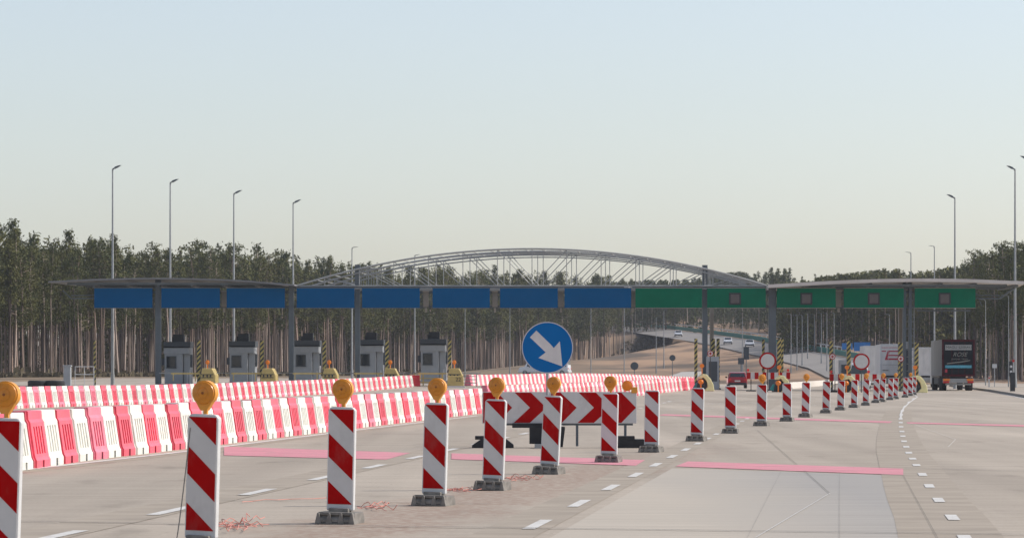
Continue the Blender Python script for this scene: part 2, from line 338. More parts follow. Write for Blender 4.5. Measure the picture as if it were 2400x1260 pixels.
# concrete apron
grid_sheet('pavement', M['concrete'], list(np.linspace(-48, 62, 56)), [-8]+list(np.linspace(2, 400, 100)), lambda x, y: terrain(x, y)+.0)
def road_h(X, Y):
    d, side, hr = road_near(X, Y); return max(terrain(X, Y)+.12, (hr+side*d*.10)*sstep(330, 480, Y)+.2)
def ribbon(name, m, pts, off0, off1, dz, hf=terrain, kind='structure', n=6):
    V = []; Fc = []; P = []
    for (a, b) in zip(pts, pts[1:]):
        for i in range(n): t = i/n; P.append((a[0]+(b[0]-a[0])*t, a[1]+(b[1]-a[1])*t))
    P.append(pts[-1][:2])
    for i, (x, y) in enumerate(P):
        q, r = P[max(0, i-1)], P[min(len(P)-1, i+1)]; d = Vector((r[0]-q[0], r[1]-q[1])).normalized(); nn = Vector((d.y, -d.x))
        for o in (off0, off1):
            X, Y = x+nn.x*o, y+nn.y*o; V.append((X, Y, hf(X, Y)+dz))
    Fc = [(2*i, 2*i+1, 2*i+3, 2*i+2) for i in range(len(P)-1)]
    me = bpy.data.meshes.new(name); me.from_pydata(V, [], Fc); me.materials.append(m)
    o = bpy.data.objects.new(name, me); C.objects.link(o)
    if kind: o['kind'] = kind
    return o
ribbon('far_road', M['far_road'], RP, -3.4, 6.0, .02, road_h)
HR = [(1280,878,330),(1480,868,400),(1560,856,470),(1640,846,560)]
ribbon('service_track', mat('track_grey', (.42,.39,.35), .9), [(gx(x, Y), Y) for x, y, Y in HR], -3, 3, .12)

# painted lines etc.: sheets 4 mm apart
def quad_sheet(name, m, polys, dz, kind='structure'):
    b = MB()
    for p in polys:
        b.face([gp(x, y, dz) for x, y in p])
    o = b.obj(name, m); o['kind'] = kind; return o
def strip_w(b, p, q, wd, dz):                          # world strip along p->q
    p = Vector(p); q = Vector(q); d = (q-p); d.z = 0; d.normalize(); nn = Vector((d.y, -d.x, 0))*wd/2
    n = max(1, int((q-p).length/12))
    for i in range(n):
        a = p.lerp(q, i/n); c = p.lerp(q, (i+1)/n)
        b.face([Vector((v.x, v.y, gz(v.x, v.y)+dz)) for v in (a-nn, a+nn, c+nn, c-nn)])
b = MB()                                               # darker joints strips under the lane lines
def lineP(a, c, Y): t = (Y-a.y)/(c.y-a.y); return Vector((a.x+(c.x-a.x)*t, Y, 0))
A1, A2 = gp(1261,1229), gp(1575,1070)
B1, B2 = gp(390,1200), gp(1060,1053)
def off(v, dx): return Vector((v.x+dx, v.y, 0))
strip_w(b, off(lineP(A1, A2, 26), -.12), off(lineP(A1, A2, 190), -.12), .62, .004)
strip_w(b, off(lineP(B1, B2, 26), -.22), off(lineP(B1, B2, 150), -.22), .75, .004)
RL = [(2262,1262),(2232,1213),(2200,1172),(2178,1139),(2162,1112),(2148,1090),(2139,1075),(2130,1061),(2124,1047),(2119,1034),(2116,1022),(2114,1011),(2112,1000),(2111,990),(2111,981),(2112,972),(2115,962),(2121,952),(2130,942),(2141,934)]
RLw = [gp(x, y) for x, y in RL]
for p, q in zip(RLw[:16], RLw[1:17]): strip_w(b, off(p, -.12), off(q, -.12), .95, .004)
sl = [gp(-40,1112), gp(400,1062), gp(800,1012), gp(1120,974)]
for p, q in zip(sl, sl[1:]): strip_w(b, off(p, .22), off(q, .22), .35, .004)
o = b.obj('dark_strip', M['dark_concrete']); o['kind'] = 'structure'
quad_sheet('grooved_slab', M['blue_concrete'], [[(1262,1275),(2208,1275),(2117,1114),(1575,1097)]], .0025)
b = MB()
Y = 33.4-5.33*1
while Y < 112:
    strip_w(b, lineP(A1, A2, Y-(1.0 if Y < 70 else .7)), lineP(A1, A2, Y+1.0), .125, .010); Y += 5.33
Y = 31.0
while Y < 170:
    strip_w(b, lineP(B1, B2, Y-1.1), lineP(B1, B2, Y+1.1), .15, .010); Y += 5.7
for i, p in enumerate(RLw):
    if i+1 < len(RLw): d = (RLw[i+1]-p)
    L = .27 if i < 13 else .36
    strip_w(b, p-d*L/2*1.0, p+d*L/2*1.0, .12, .010)
e = [gp(2111,981), gp(2112,968), gp(2118,956), gp(2130,944), gp(2150,930), gp(2143,925)]
for p, q in zip(e, e[1:]): strip_w(b, p, q, .07, .012)
for p, q in zip(sl, sl[1:]): strip_w(b, p, q, .17, .010)
for x0, y0, x1, y1 in ((1945,1157,1770,1262),(2135,992,2240,1030),(2240,1030,2222,1048)):
    strip_w(b, gp(x0, y0), gp(x1, y1), .011, .014)
for k in range(5):
    strip_w(b, gp(2160+k*30, 950-k*5), gp(2330+k*8, 953-k*5), .10, .010)
for x, y in ((1600,955),(1590,946),(1640,958),(1660,946),(1700,950),(1740,944),(1560,960),(1830,940),(1880,950),(1560,940)):
    strip_w(b, gp(x, y), gp(x+34, y-1), .12, .010)
strip_w(b, gp(2330,918), gp(2420,938), .15, .010)
o = b.obj('lane_marking', M['paint']); o['kind'] = 'structure'
quad_sheet('pink_stripe', M['pink_paint'], [[(525,1067),(905,1077),(962,1061),(525,1046)], [(1058,1076),(1490,1091),(1512,1078),(1058,1062)],
    [(1583,1093),(2117,1113),(2117,1098),(1612,1081)], [(1540,973),(2085,991),(2092,987),(1558,970)], [(2128,992),(2420,1000),(2420,996),(2124,989)],
    [(1240,968),(1480,972),(1480,969),(1240,965)]], .0075)
b = MB()                                               # transverse joints and cracks
for x0, y0, x1, y1, wd in ((-30,1222,2430,1254,.05),(520,1173,1150,1181,.035),(820,1140,1140,1146,.03),(620,1042,1900,1053,.05),(2118,1097,2420,1105,.05),
        (1775,1008,1868,1089,.007),(1886,1104,1945,1157,.007),(1550,998,2060,1006,.04),(440,1160,600,1161,.03),(1150,1010,1500,1016,.05),
        (2117,1114,2205,1275,.004),(1968,1108,1968,1275,.002),(1830,1106,1745,1275,.0015)):
    strip_w(b, gp(x0, y0), gp(x1, y1), wd, .013)
for k, y in enumerate((984,968,955,945,936,929,923)): strip_w(b, gp(1480, y), gp(2420, y+8), .07, .013)
o = b.obj('pavement_joint', M['joint']); o['kind'] = 'structure'
# raised kerb island on the right, curved concrete guard
b = MB()
isl = [gp(2225,905), gp(2320,917), gp(2440,938), gp(2440,905), gp(2300,898)]
k = len(b.v); b.v += [(p.x, p.y, .0) for p in isl]+[(p.x, p.y, .16) for p in isl]
b.f += [(k+i, k+(i+1) % 5, k+5+(i+1) % 5, k+5+i) for i in range(5)]+[tuple(k+5+i for i in range(5))]; b.m += [1]*5+[0]
tag(b.obj('kerb_island', [M['concrete'], M['rubber']]), kind='structure')
cb = MB(); pts = [(1848,880,300),(1890,876,330),(1930,868,370),(1965,858,420),(1990,848,480)]
for (x0,y0,Y0),(x1,y1,Y1) in zip(pts, pts[1:]):
    p = Vector((gx(x0, Y0), Y0, 0)); q = Vector((gx(x1, Y1), Y1, 0)); p.z = terrain(p.x, p.y); q.z = terrain(q.x, q.y)
    v = [p+Vector((-.35,0,0)), p+Vector((.35,0,0)), p+Vector((.12,0,.55)), p+Vector((-.12,0,.55))]; u = [i-p+q for i in v]
    for i in range(4): cb.face([v[i], v[(i+1) % 4], u[(i+1) % 4], u[i]])
tag(cb.obj('concrete_barrier', mat('guard_concrete', (.55,.50,.44), .9)), 'long pale curved concrete guard beside the road leaving the green toll lanes', 'barrier')
# green guard rail along the far road
gr = thing('guard_rail', 'long green guard rail along the climbing far road', 'guard rail')
g1 = MB(); g2 = MB(); P = []
for (a, c) in zip(RP[1:], RP[2:]):
    for i in range(8): t = i/8; P.append((a[0]+(c[0]-a[0])*t, a[1]+(c[1]-a[1])*t))
for i in range(len(P)-1):
    x, y = P[i]; d = Vector((P[i+1][0]-x, P[i+1][1]-y)).normalized(); nn = Vector((d.y, -d.x)); X, Y = x+nn.x*7.2, y+nn.y*7.2
    x2, y2 = P[i+1]; X2, Y2 = x2+nn.x*7.2, y2+nn.y*7.2
    a = Vector((X, Y, road_h(X, Y)-.1)); c = Vector((X2, Y2, road_h(X2, Y2)-.1))
    for zz in (.1,): 
        nn3 = Vector((nn.x, nn.y, 0))*.1
        v = [a-nn3, a+nn3, c+nn3, c-nn3]; u = [q+Vector((0,0,.95)) for q in v]
        g1.face([v[0], v[3], u[3], u[0]]); g1.face([v[1], v[2], u[2], u[1]]); g1.face(u)
    g2.tube(a, a+Vector((0,0,1.6)), .08, n=5); g2.tube(a+Vector((0,0,1.5)), c+Vector((0,0,1.5)), .12, n=4)
g1.obj('rail_panel', M['brass'], gr); g2.obj('hand_rail', M['white_steel'], gr)

# ------------------------------------------------------------------ beacons
def beacon_parts(root, lamp, lean=0.0):
    Wd, Ht, T = .275, 1.02, .075; z0 = .13
    b = MB(); r = .03
    prof = [(-Wd/2, z0), (Wd/2, z0), (Wd/2, z0+Ht-r), (Wd/2-r, z0+Ht), (-Wd/2+r, z0+Ht), (-Wd/2, z0+Ht-r)]
    b.prism(prof, -T/2, T/2, axis='Y'); b.box((0, 0, .10), (.15, .06, .12))
    b.obj('panel_frame', M['frame_white'], root, bevel=.012)
    sx, sz, s0 = .249, .935, z0+.062
    b = MB(); yf = -T/2-.003
    b.box((0, yf+.0015, s0+sz/2), (sx, .003, sz)); sheet = b.obj('reflective_sheet', M['sheet_white'], root)
    b = MB()
    def P(u, v): return (-sx/2+u*sx, yf-.0012, s0+sz*(1-v))
    for k_ in (-1, 0, 1):
        lo = lambda u: k_*.5+.5+.245*u-.0; up = lambda u: lo(u)-.245
        pts = []
        us = [i/40 for i in range(41)]
        top = [(u, max(0, min(1, up(u)))) for u in us]; bot = [(u, max(0, min(1, lo(u)))) for u in us]
        seg = [(t, q) for t, q in zip(top, bot) if q[1]-t[1] > 1e-4]
        if len(seg) > 1: b.face([P(*t) for t, q in seg]+[P(*q) for t, q in reversed(seg)])
    b.obj('red_stripes', M['sheet_red'], sheet)
    b = MB()                                            # recycled rubber foot with three ribs on the face
    prof = [(-.22,0),(.22,0),(.22,.05),(.16,.115),(-.16,.115),(-.22,.05)]
    b.prism([(a, c) for a, c in prof], -.19, .19, axis='X')
    b.face([(-.175,-.2235,.018),(.175,-.2235,.018),(.165,-.168,.100),(-.165,-.168,.100)], 1)  # black face paints the shaded hollows between the ribs
    for x in (-.17, -.06, .06, .17):
        b.prism([(x-.034,.0),(x+.034,.0),(x+.010,.112),(x-.010,.112)], -.232, -.15, axis='Y')
    b.box((0,-.18,.105), (.34,.06,.03))
    b.box((0, 0, .13), (.20, .2, .05)); b.obj('rubber_foot', [M['rubber'], M['black_rubber']], root, bevel=.006)
    if lamp:
        zc = z0+Ht+.175
        l_ = thing('warning_lamp', None, None); l_.parent = root
        b = MB(); b.lathe([(-.035,.103),(.035,.103)], 'Y', (0,0,zc), 28); b.prism([(-.075,zc-.07),(.075,zc-.07),(.028,zc-.145),(-.028,zc-.145)], -.03, .03, axis='Y'); b.box((.01,0,zc-.155), (.03,.03,.06))
        b.obj('lamp_housing', M['amber_rim'], l_, smooth=True)
        for sgn in (-1, 1):
            b = MB(); pr = [(.035,.095),(.047,.09),(.056,.07),(.060,.05),(.056,.045),(.061,.03),(.063,.012),(.058,.009),(.060,.001)]
            b.lathe([(sgn*a, c) for a, c in pr], 'Y', (0,0,zc), 28)
            b.lathe([(sgn*.058,.011),(sgn*.066,.011),(sgn*.067,.004)], 'Y', (0,0,zc), 12, 1); b.obj('lens', [M['amber'], M['amber_dot']], l_, smooth=True)
        b = MB(); b.lathe([(-.066,.009),(-.055,.009)], 'Y', (0,0,zc), 8); b.tube((0,0,z0+Ht-.01), (0,0,zc-.13), .014); b.obj('stem', M['galv'], l_)
BE = [  # x, s(px/m), lamp, turn(deg)
 (2,310,2,10),(471,284,1,15),(798,237,1,15),(1017,209,1,14),(1155,185,1,15),(1287,160,1,12),(1427,142,1,14),(1527,126,0,16),(1633,109,0,13),(1712,96.6,0,12),
 (1785,85,3,14),(1845,77.8,0,15),(1888,71.5,3,14),(1936,65,0,15),(1970,60.5,3,14),(2002,56.5,0,16),(2029,53,3,14),(2053,49,0,14),(2067,47.5,3,16),(2087,44.5,0,15),(2099,43,3,14),(2122,40.5,0,14),(2134,38,3,16),(2142,36.5,0,14)]
protos = {}
for i, (x, s, lamp, turn) in enumerate(BE):
    lm = 1 if lamp else 0
    p = sp(x, s)
    if lm not in protos:
        protos[lm] = thing('beacon', '', 'traffic beacon'); beacon_parts(protos[lm], lm); root = protos[lm]
    else: root = copy_tree(protos[lm])
    root.location = p; root.rotation_euler = (R((-1.2,.8,.2,-.9)[i % 4]), R((1.5,2.0,1.2,1.5,2.0,3.4,1.3,.6,1.2,.3,.8,-.4,1.0)[i % 13]), -R(turn+(0,2,-3,1,-1,4,-2)[i % 7]))
    if lamp == 3:
        for ch in root.children:
            if ch.name.startswith('warning_lamp'): ch.rotation_euler = (0, 0, R(35))
    lab = {0:'red and white striped beacon with amber lamp, cut off by the left edge', 1:'largest fully lit-up striped beacon, touching the bottom edge, amber lamp on top'}.get(i, 'striped beacon %s, %s from the left in the long row' % ('with amber lamp' if lm else 'without lamp', ordinal(i)))
    if i == 1: lab = 'largest striped beacon with amber lamp, its foot hidden below the bottom edge'
    if i == 23: lab = 'last and smallest striped beacon of the row, without a lamp'
    tag(root, lab, 'traffic beacon', 'striped beacons standing in a long curved row')

# ------------------------------------------------------------------ water-filled barrier units
def barrier_mesh(name, L, m, detail):
    b = MB(); h = .88
    pr = [(.27,.0),(.27,.12),(.245,.17),(.235,.22),(.172,.64),(.165,.70),(.135,.75),(.125,.87),(.11,.88)]
    g = L/2-.012
    if not detail:
        full = pr+[(-a, c) for a, c in reversed(pr)]; b.prism(full, -g, g, axis='X')
        return b.mesh(name, m)
    # ends: profile, sides: gridded with recessed slots
    us = [-g, -g+.04*L/1.1]
    n = 4; u0, u1 = -g+.2*L, g-.2*L; wslot = (u1-u0)/(2*n-1)
    slots = []
    for i in range(n): slots.append((u0+2*i*wslot, u0+2*i*wslot+wslot))
    cuts = sorted(set([-g, -g+.05, g-.05, g, -.06, .06]+[c for s_ in slots for c in s_]))
    def inset(u0_, u1_, j):
        um = (u0_+u1_)/2
        d = 0.0
        if abs(um) > g-.05: d = .03
        if j == 3 and any(a-1e-6 <= um <= c+1e-6 for a, c in slots): d = .045
        if j == 0 and abs(um) < .06: d = .2
        if 2 <= j <= 4 and abs(um) <= g-.05 and d == 0: d = 0.0
        return d
    for sgn in (1, -1):
        for j in range(len(pr)-1):
            (a0, z0), (a1, z1) = pr[j], pr[j+1]
            ds = [inset(cuts[i], cuts[i+1], j) for i in range(len(cuts)-1)]
            for i in range(len(cuts)-1):
                d = ds[i]; za, zb = z0, z1
                mi = 1 if (j == 0 and d > .1) else 0
                b.face([(cuts[i], sgn*(a0-d), za), (cuts[i+1], sgn*(a0-d), za), (cuts[i+1], sgn*(a1-d), zb), (cuts[i], sgn*(a1-d), zb)], mi)
                if i+1 < len(ds) and abs(ds[i+1]-d) > 1e-6:
                    d2 = ds[i+1]; b.face([(cuts[i+1], sgn*(a0-d), za), (cuts[i+1], sgn*(a0-d2), za), (cuts[i+1], sgn*(a1-d2), zb), (cuts[i+1], sgn*(a1-d), zb)])
                # ledges above / below recesses
                if d > .035:
                    b.face([(cuts[i], sgn*a1, zb), (cuts[i+1], sgn*a1, zb), (cuts[i+1], sgn*(a1-d), zb), (cuts[i], sgn*(a1-d), zb)])
                    b.face([(cuts[i], sgn*a0, za), (cuts[i+1], sgn*a0, za), (cuts[i+1], sgn*(a0-d), za), (cuts[i], sgn*(a0-d), za)])
    b.face([(-g, -.11, .88), (g, -.11, .88), (g, .11, .88), (-g, .11, .88)])
    for x in (-g, g):
        b.face([(x, a-.03, z) for a, z in pr]+[(x, -(a-.03), z) for a, z in reversed(pr)])
    for x in (-g-.004, g+.004): pass
    return b.mesh(name, m, recalc=False)
BM_ = {}
for cname, mm in (('white', M['white_plastic']), ('red', M['red_plastic']), ('pink', M['pink_plastic'])):
    for dt in (0, 1): BM_[cname, dt] = barrier_mesh('barrier_unit', 1.0, [mm, M['hole']], dt)
rnd = random.Random(4)
def lerp_pts(pts, x):
    for (x0, s0), (x1, s1) in zip(pts, pts[1:]):
        if x <= x1: t = (x-x0)/(x1-x0); return 1/((1/s0)+(1/s1-1/s0)*t) if x1 > x0 else s0
    return pts[-1][1]
def row_points(ctrl, pitch):                            # polyline in world through (x, s); pitch(x) = px per unit
    out = []; x = ctrl[0][0]
    while x < ctrl[-1][0]:
        # world-linear interpolation between controls
        for (x0, s0), (x1, s1) in zip(ctrl, ctrl[1:]):
            if x0 <= x <= x1:
                p, q = sp(x0, s0), sp(x1, s1)
                # solve t with (X/Y)*F+CX = x
                k = (x-CX)/F; t = (k*p.y-p.x)/((q.x-p.x)-k*(q.y-p.y)); pt = p.lerp(q, t); pt.z = gz(pt.x, pt.y); out.append((x, pt)); break
        x += pitch(x)
    return out
def interp(tab):
    xs_, ys_ = zip(*tab); return lambda x: float(np.interp(x, xs_, ys_))
ROWS = [
 ('near row', [(-32,160),(160,139.5),(1128,64)], interp([(0,37),(160,35),(400,27),(650,20.5),(900,14),(1128,10.5)]), 'front row of water-filled road barriers', 1),
 ('middle row', [(1134,53),(1343,46),(1500,40),(1626,30.5)], interp([(1134,6.5),(1270,5.6),(1500,4.5),(1626,4.6)]), 'row of road barriers continuing to the red car', 1),
 ('left back row', [(-20,60),(50,57),(500,47),(746,39),(834,36),(966,30)], interp([(0,15),(300,11.5),(500,9),(700,6.5),(966,5.8)]), 'second row of road barriers in front of the toll booths', 1),
 ('far back row', [(1096,29),(1400,24.5),(1632,20.5)], interp([(1096,5.5),(1350,4.4),(1632,3.1)]), 'farthest row of road barriers below the trees', 0)]
nb = 0; stuffpts = []
for rname, ctrl, pitch, grp, dt in ROWS:
    pts = row_points(ctrl, pitch)
    for i in range(len(pts)-1):
        (x, a), (x2, c) = pts[i], pts[i+1]
        d = c-a; mid = (a+c)/2; col = 'white' if i % 2 else ('red' if rnd.random() < .72 else 'pink')
        if rname == 'middle row' and x > 1590: col = 'white' if i % 4 == 3 else 'red'
        if rname == 'far back row' and x > 1330: stuffpts.append((mid, d, col)); continue
        o = bpy.data.objects.new('road_barrier', BM_[col, dt]); C.objects.link(o); nb += 1
        o.location = mid; o.rotation_euler = (0, 0, math.atan2(d.y, d.x)); o.scale = (d.xy.length/1.0*.985, 1, rnd.uniform(.985, 1.015))
        if dt: o.location += Vector((rnd.uniform(-.02, .02), 0, 0))
        cw = {'white': 'white', 'red': 'red', 'pink': 'faded pink'}[col]
        where = {'near row': 'of the nearest barrier row', 'middle row': 'in the row behind the arrow sign', 'left back row': 'in the row by the booths', 'far back row': 'in the farthest row'}[rname]
        tag(o, '%s barrier unit, %s from the left %s' % (cw, ordinal(i), where), 'road barrier', grp)
b = MB()
mix = {'white': 0, 'red': 1, 'pink': 2}
for mid, d, col in stuffpts:
    M3 = Matrix.Rotation(math.atan2(d.y, d.x), 3, 'Z'); L = d.xy.length*.97
    pr = [(.26,0),(.25,.2),(.2,.6),(.105,.74),(.105,.88),(-.105,.88),(-.105,.74),(-.2,.6),(-.25,.2),(-.26,0)]
    k = len(b.v)
    for xx in (-L/2, L/2):
        for a, z in pr: p = M3 @ Vector((xx, a, z)); b.v.append(tuple(p+mid))
    n = len(pr)
    for i in range(n): j = (i+1) % n; b.f.append((k+i, k+j, k+n+j, k+n+i)); b.m.append(mix[col])
    b.f.append(tuple(k+i for i in range(n))); b.f.append(tuple(k+n+i for i in range(n))); b.m += [mix[col]]*2
tag(b.obj('road_barriers', [M['white_plastic'], M['red_plastic'], M['pink_plastic']]), 'far end of the farthest row of red and white road barriers', 'road barriers', kind='stuff')
# single deep red barrier end unit by the gap
o = bpy.data.objects.new('road_barrier', barrier_mesh('barrier_unit', 1.0, [mat('deep_red', (.55,.01,.02), .45), M['hole']], 0)); C.objects.link(o)
o.location = sp(969, 29.6); o.rotation_euler = (0, 0, R(20)); tag(o, 'deep red barrier unit ending the row before the yellow rails', 'road barrier')

# ------------------------------------------------------------------ chevron board with blue arrow sign
p0 = sp(1311, 119); cb_ = thing('chevron_board', 'long white board with red chevrons pointing right, on black feet', 'chevron board', p0, 0)
Wb, zb, hb = 3.04, .48, .62
b = MB(); b.box((0, 0, zb+hb/2), (Wb, .04, hb)); board = b.obj('board', M['sheet_white'], cb_, bevel=.004)
b = MB()
def chev(x0, w_=.62, tip=.62, left=True, clipx=Wb/2):
    pts = [(x0, 1), (x0+w_, 1), (x0+w_+tip, .5), (x0+w_, 0), (x0, 0), (x0+tip, .5)] if left else [(x0, 1), (x0, 0), (x0+tip, .5)]
    return pts
tp = .31*1.02
for pl in ([(-1.50,1),(-1.18,1),(-1.18+.0,1),(-.86,.5),(-1.18,0),(-1.50,0)],):
    pass
polys = []
for x0 in (-1.48, -.90+.0, .32):
    pass
def chevron(x0): return [(x0, 1), (x0+.30, 1), (x0+.30+tp, .5), (x0+.30, 0), (x0-.02, 0), (x0+tp-.02, .5)]
# pixel-measured pieces: left tip, two chevrons, right triangle
left = [(-1.52,1),(-1.34,1),(-1.02+.0,.5),(-1.26,.12),(-1.52,.12)]
polys = [[(-1.50,.98),(-1.22,.98),(-.93,.5),(-1.22,.02),(-1.50,.02)], [(-.88,.98),(-.56,.98),(-.26,.5),(-.58,.02),(-.90,.02),(-.58,.5)],
         [(-.16,.98),(.02,.98),(.34,.5),(.05,.02),(-.18,.02)], [(.38,.98),(.72,.98),(1.01,.5),(.68,.02),(.36,.02),(.68,.5)], [(1.10,.98),(1.22,.98),(1.51,.5),(1.22,.02),(1.10,.02)]]
for pl in polys: b.face([(x, -.0225, zb+v*hb) for x, v in pl])
b.obj('red_chevrons', M['sheet_red'], board)
b = MB()
for x in (-1.15, -.35, .35, 1.3): b.box((x, .05, .28), (.05, .05, .5))
b.box((0,.05,.46), (2.9,.04,.04)); b.obj('stand', M['steel'], cb_)
for x, wd in ((-1.31,.82), (1.33,.95)):
    b = MB(); b.prism([(-wd/2,0),(wd/2,0),(wd/2,.06),(wd/2-.14,.17),(-wd/2+.18,.17),(-wd/2,.05)], -.25, .25, axis='Y')
    b.box((-.1,-.1,.20), (.5,.3,.07)); o = b.obj('foot_weight', M['black_rubber'], cb_, bevel=.01); o.location = (x, .05, 0)
b = MB(); b.box((-.42,.0,.25), (.34,.3,.34)); b.box((-.62,-.02,.44), (.62,.2,.09)); b.box((.02,-.02,.22), (.14,.24,.4), M=Matrix.Rotation(.12,3,'Y')); b.box((-.35,0,.05), (.2,.4,.1)); b.tube((-.2,.3,.14),(-.2,-.3,.14),.09)
b.obj('battery_box', M['black_rubber'], cb_, bevel=.01)
b = MB(); xl = (1470-1311)/119; b.lathe([(-.04,.105),(.04,.105)], 'Y', (xl,0,1.22), 24); b.lathe([(-.06,.05),(-.04,.095)], 'Y', (xl,0,1.22), 24)
lp = b.obj('warning_lamp', M['orange'], cb_, smooth=True); b = MB(); b.box((xl+.14,0,1.135), (.12,.10,.12)); b.obj('battery_case', M['amber_rim'], lp, bevel=.008)
ps = sp(1283, 119.5, 0); ar = thing('arrow_sign', 'round blue sign with a white arrow pointing down right, on a tall thin pole', 'road sign', ps)
zc = EYE+(HZ-814)/119.5
b = MB(); b.lathe([(-.03,.505),(-.012,.505)], 'Y', (0,0,zc), 64); disc = b.obj('sign_disc', M['arrow_blue'], ar, smooth=True)
b = MB(); n = 64
for i in range(n):
    t0, t1 = 2*math.pi*i/n, 2*math.pi*(i+1)/n; q = [(math.cos(t)*r_, -.0315, zc+math.sin(t)*r_) for t, r_ in ((t0,.487),(t1,.487),(t1,.503),(t0,.503))]; b.face(q)
b.obj('white_rim', M['sheet_white'], disc)
b = MB(); s_ = 1/119.5
arrow = [(1243,787),(1257,775),(1300,815),(1313,800),(1319,857),(1267,836),(1283,824)]
arrow = [(1242,790),(1257,774),(1290,806),(1298,815),(1312,799),(1318,858),(1262,838),(1279,825)]
b.face([((x-1283)*s_, -.0325, zc+(814-y)*s_) for x, y in arrow])
b.obj('white_arrow', mat('arrow_white', (.62,.60,.58), .4), disc)
b = MB(); b.tube((0,.02,.0),(0,.02,zc+.35), .028); b.box((0,.02,.04), (.5,.5,.08)); b.obj('pole', M['galv'], ar)

# ------------------------------------------------------------------ toll canopy
YG = 267.0; S = F/YG
def cx(x): return (x-CX)/S
def cz(y): return EYE+(HZ-y)/S
can = thing('toll_canopy', 'wide toll plaza gantry with arched lattice girder and two flat canopy wings', 'toll canopy', (0, YG, 0))
def cobj(b, name, m, **k): return b.obj(name, m, can, **k)
dd = Vector((.0916, 1.0, 0))
def arc(x): return 583+86*((x-1247)/550.0)**2
nodes = [1247+81*k for k in range(-6, 7)]
for off_ in (0, 5.3, 10.6):
    b = MB(); D = dd*off_
    P_ = lambda x, y: Vector((cx(x), 0, cz(y)))+D
    xs_ = list(np.linspace(697, 1797, 45))
    b.poly([P_(x, arc(x)) for x in xs_], .075, 6)
    b.poly([P_(x, arc(x)+9) for x in xs_[2:-2]], .05, 5)
    b.tube(P_(697, 670), P_(1797, 670), .07, n=6); b.tube(P_(697, 676), P_(1797, 676), .06, n=6)
    for k_, x in enumerate(nodes):
        if 700 < x < 1794: b.tube(P_(x, arc(x)), P_(x, 671), .035, n=5)
    for k_ in range(12):
        x0, x1 = nodes[k_], nodes[k_+1]
        if x0 < 1247-40: b.tube(P_(x0, arc(x0)), P_(x1, 671), .035, n=5)
        else: b.tube(P_(x0, 671), P_(x1, arc(x1)), .035, n=5)
    cobj(b, 'arch_girder', M['light_steel'], smooth=False)
b = MB()
for x in np.linspace(700, 1794, 28):                    # cross ties between the arches
    a = Vector((cx(x), 0, cz(arc(x)))); b.tube(a, a+dd*10.6, .035, n=4); a = Vector((cx(x), 0, cz(671))); b.tube(a, a+dd*10.6, .04, n=4)
for x in np.linspace(846, 893, 9): b.tube((cx(x),.6,cz(630)), (cx(x),.6,cz(668)), .035, n=4)
for x in np.linspace(1656, 1672, 4): b.tube((cx(x),.6,cz(632)), (cx(x),.6,cz(668)), .05, n=4)
b.tube((cx(840),.6,cz(629)), (cx(893),.6,cz(629)), .06, n=4)
cobj(b, 'cross_tie', M['light_steel'])
cols = [(371,655,13,.4,'steel'),(683,668,12,.4,'steel'),(838,620,12,.4,'steel'),(1652,621,12,.4,'steel'),(1810,668,17,.5,'steel'),(2119,654,7,.3,'steel'),(2133,654,7,.3,'steel'),(1668,722,9,11.0,'beige'),(2110,722,9,10.0,'beige')]
for x, yt, wpx, dy, mm in cols:
    b = MB(); kk = (YG+dy)/YG; x = CX+(x-CX)*kk; yt = HZ-(HZ-yt)*kk; z1 = cz(yt); wd = wpx/S; z0 = gz(cx(x), YG)-.2
    b.box((cx(x), dy, (z0+z1)/2), (wd, .55, z1-z0)); b.box((cx(x)-wd*.32, dy-.285, (z0+z1)/2), (wd*.2, .05, z1-z0-.1)); b.box((cx(x)+wd*.32, dy-.285, (z0+z1)/2), (wd*.2, .05, z1-z0-.1))
    b.box((cx(x), dy, z0+.25), (wd*1.5, .85, .12))
    cobj(b, 'column', M[mm])
b = MB()
for z in np.arange(1, 8.4, .55): b.tube((cx(2126), .3, z), (cx(2142), .3, z), .03, n=4)
for x in (2137, 2143): b.tube((cx(x), .25, 0), (cx(x), .25, 8.3), .035, n=5)
cobj(b, 'ladder', M['galv'])
b = MB()                                                # long cross beam behind the sign boards
for y in (684, 718): b.box((cx(1256), .9, cz(y)), ((2290-222)/S, .25, .22))
for x in np.arange(225, 2290, 26): b.tube((cx(x), .9, cz(716)), (cx(x+13), .9, cz(686)), .04, n=4); b.tube((cx(x+13), .9, cz(686)), (cx(x+26), .9, cz(716)), .04, n=4)
b.box((cx(1068), .7, cz(673)), ((1480-690)/S, .3, .10)); b.box((cx(1640), .7, cz(673)), ((1797-1482)/S, .3, .10))
b.box((cx(2215), .8, cz(727)), (4.2, .3, .12))
cobj(b, 'cross_beam', M['steel'])
b = MB()
for x in (524, 998, 1160, 1315, 1484, 1967):
    b = MB(); b.box((cx(x), .55, cz(700)), (.42, .2, 1.25)); b.box((cx(x), .3, cz(682)), (.5, .34, .12)); b.box((cx(x), .5, cz(726)), (.16, .3, .35)); cobj(b, 'bracket', M['beige'])
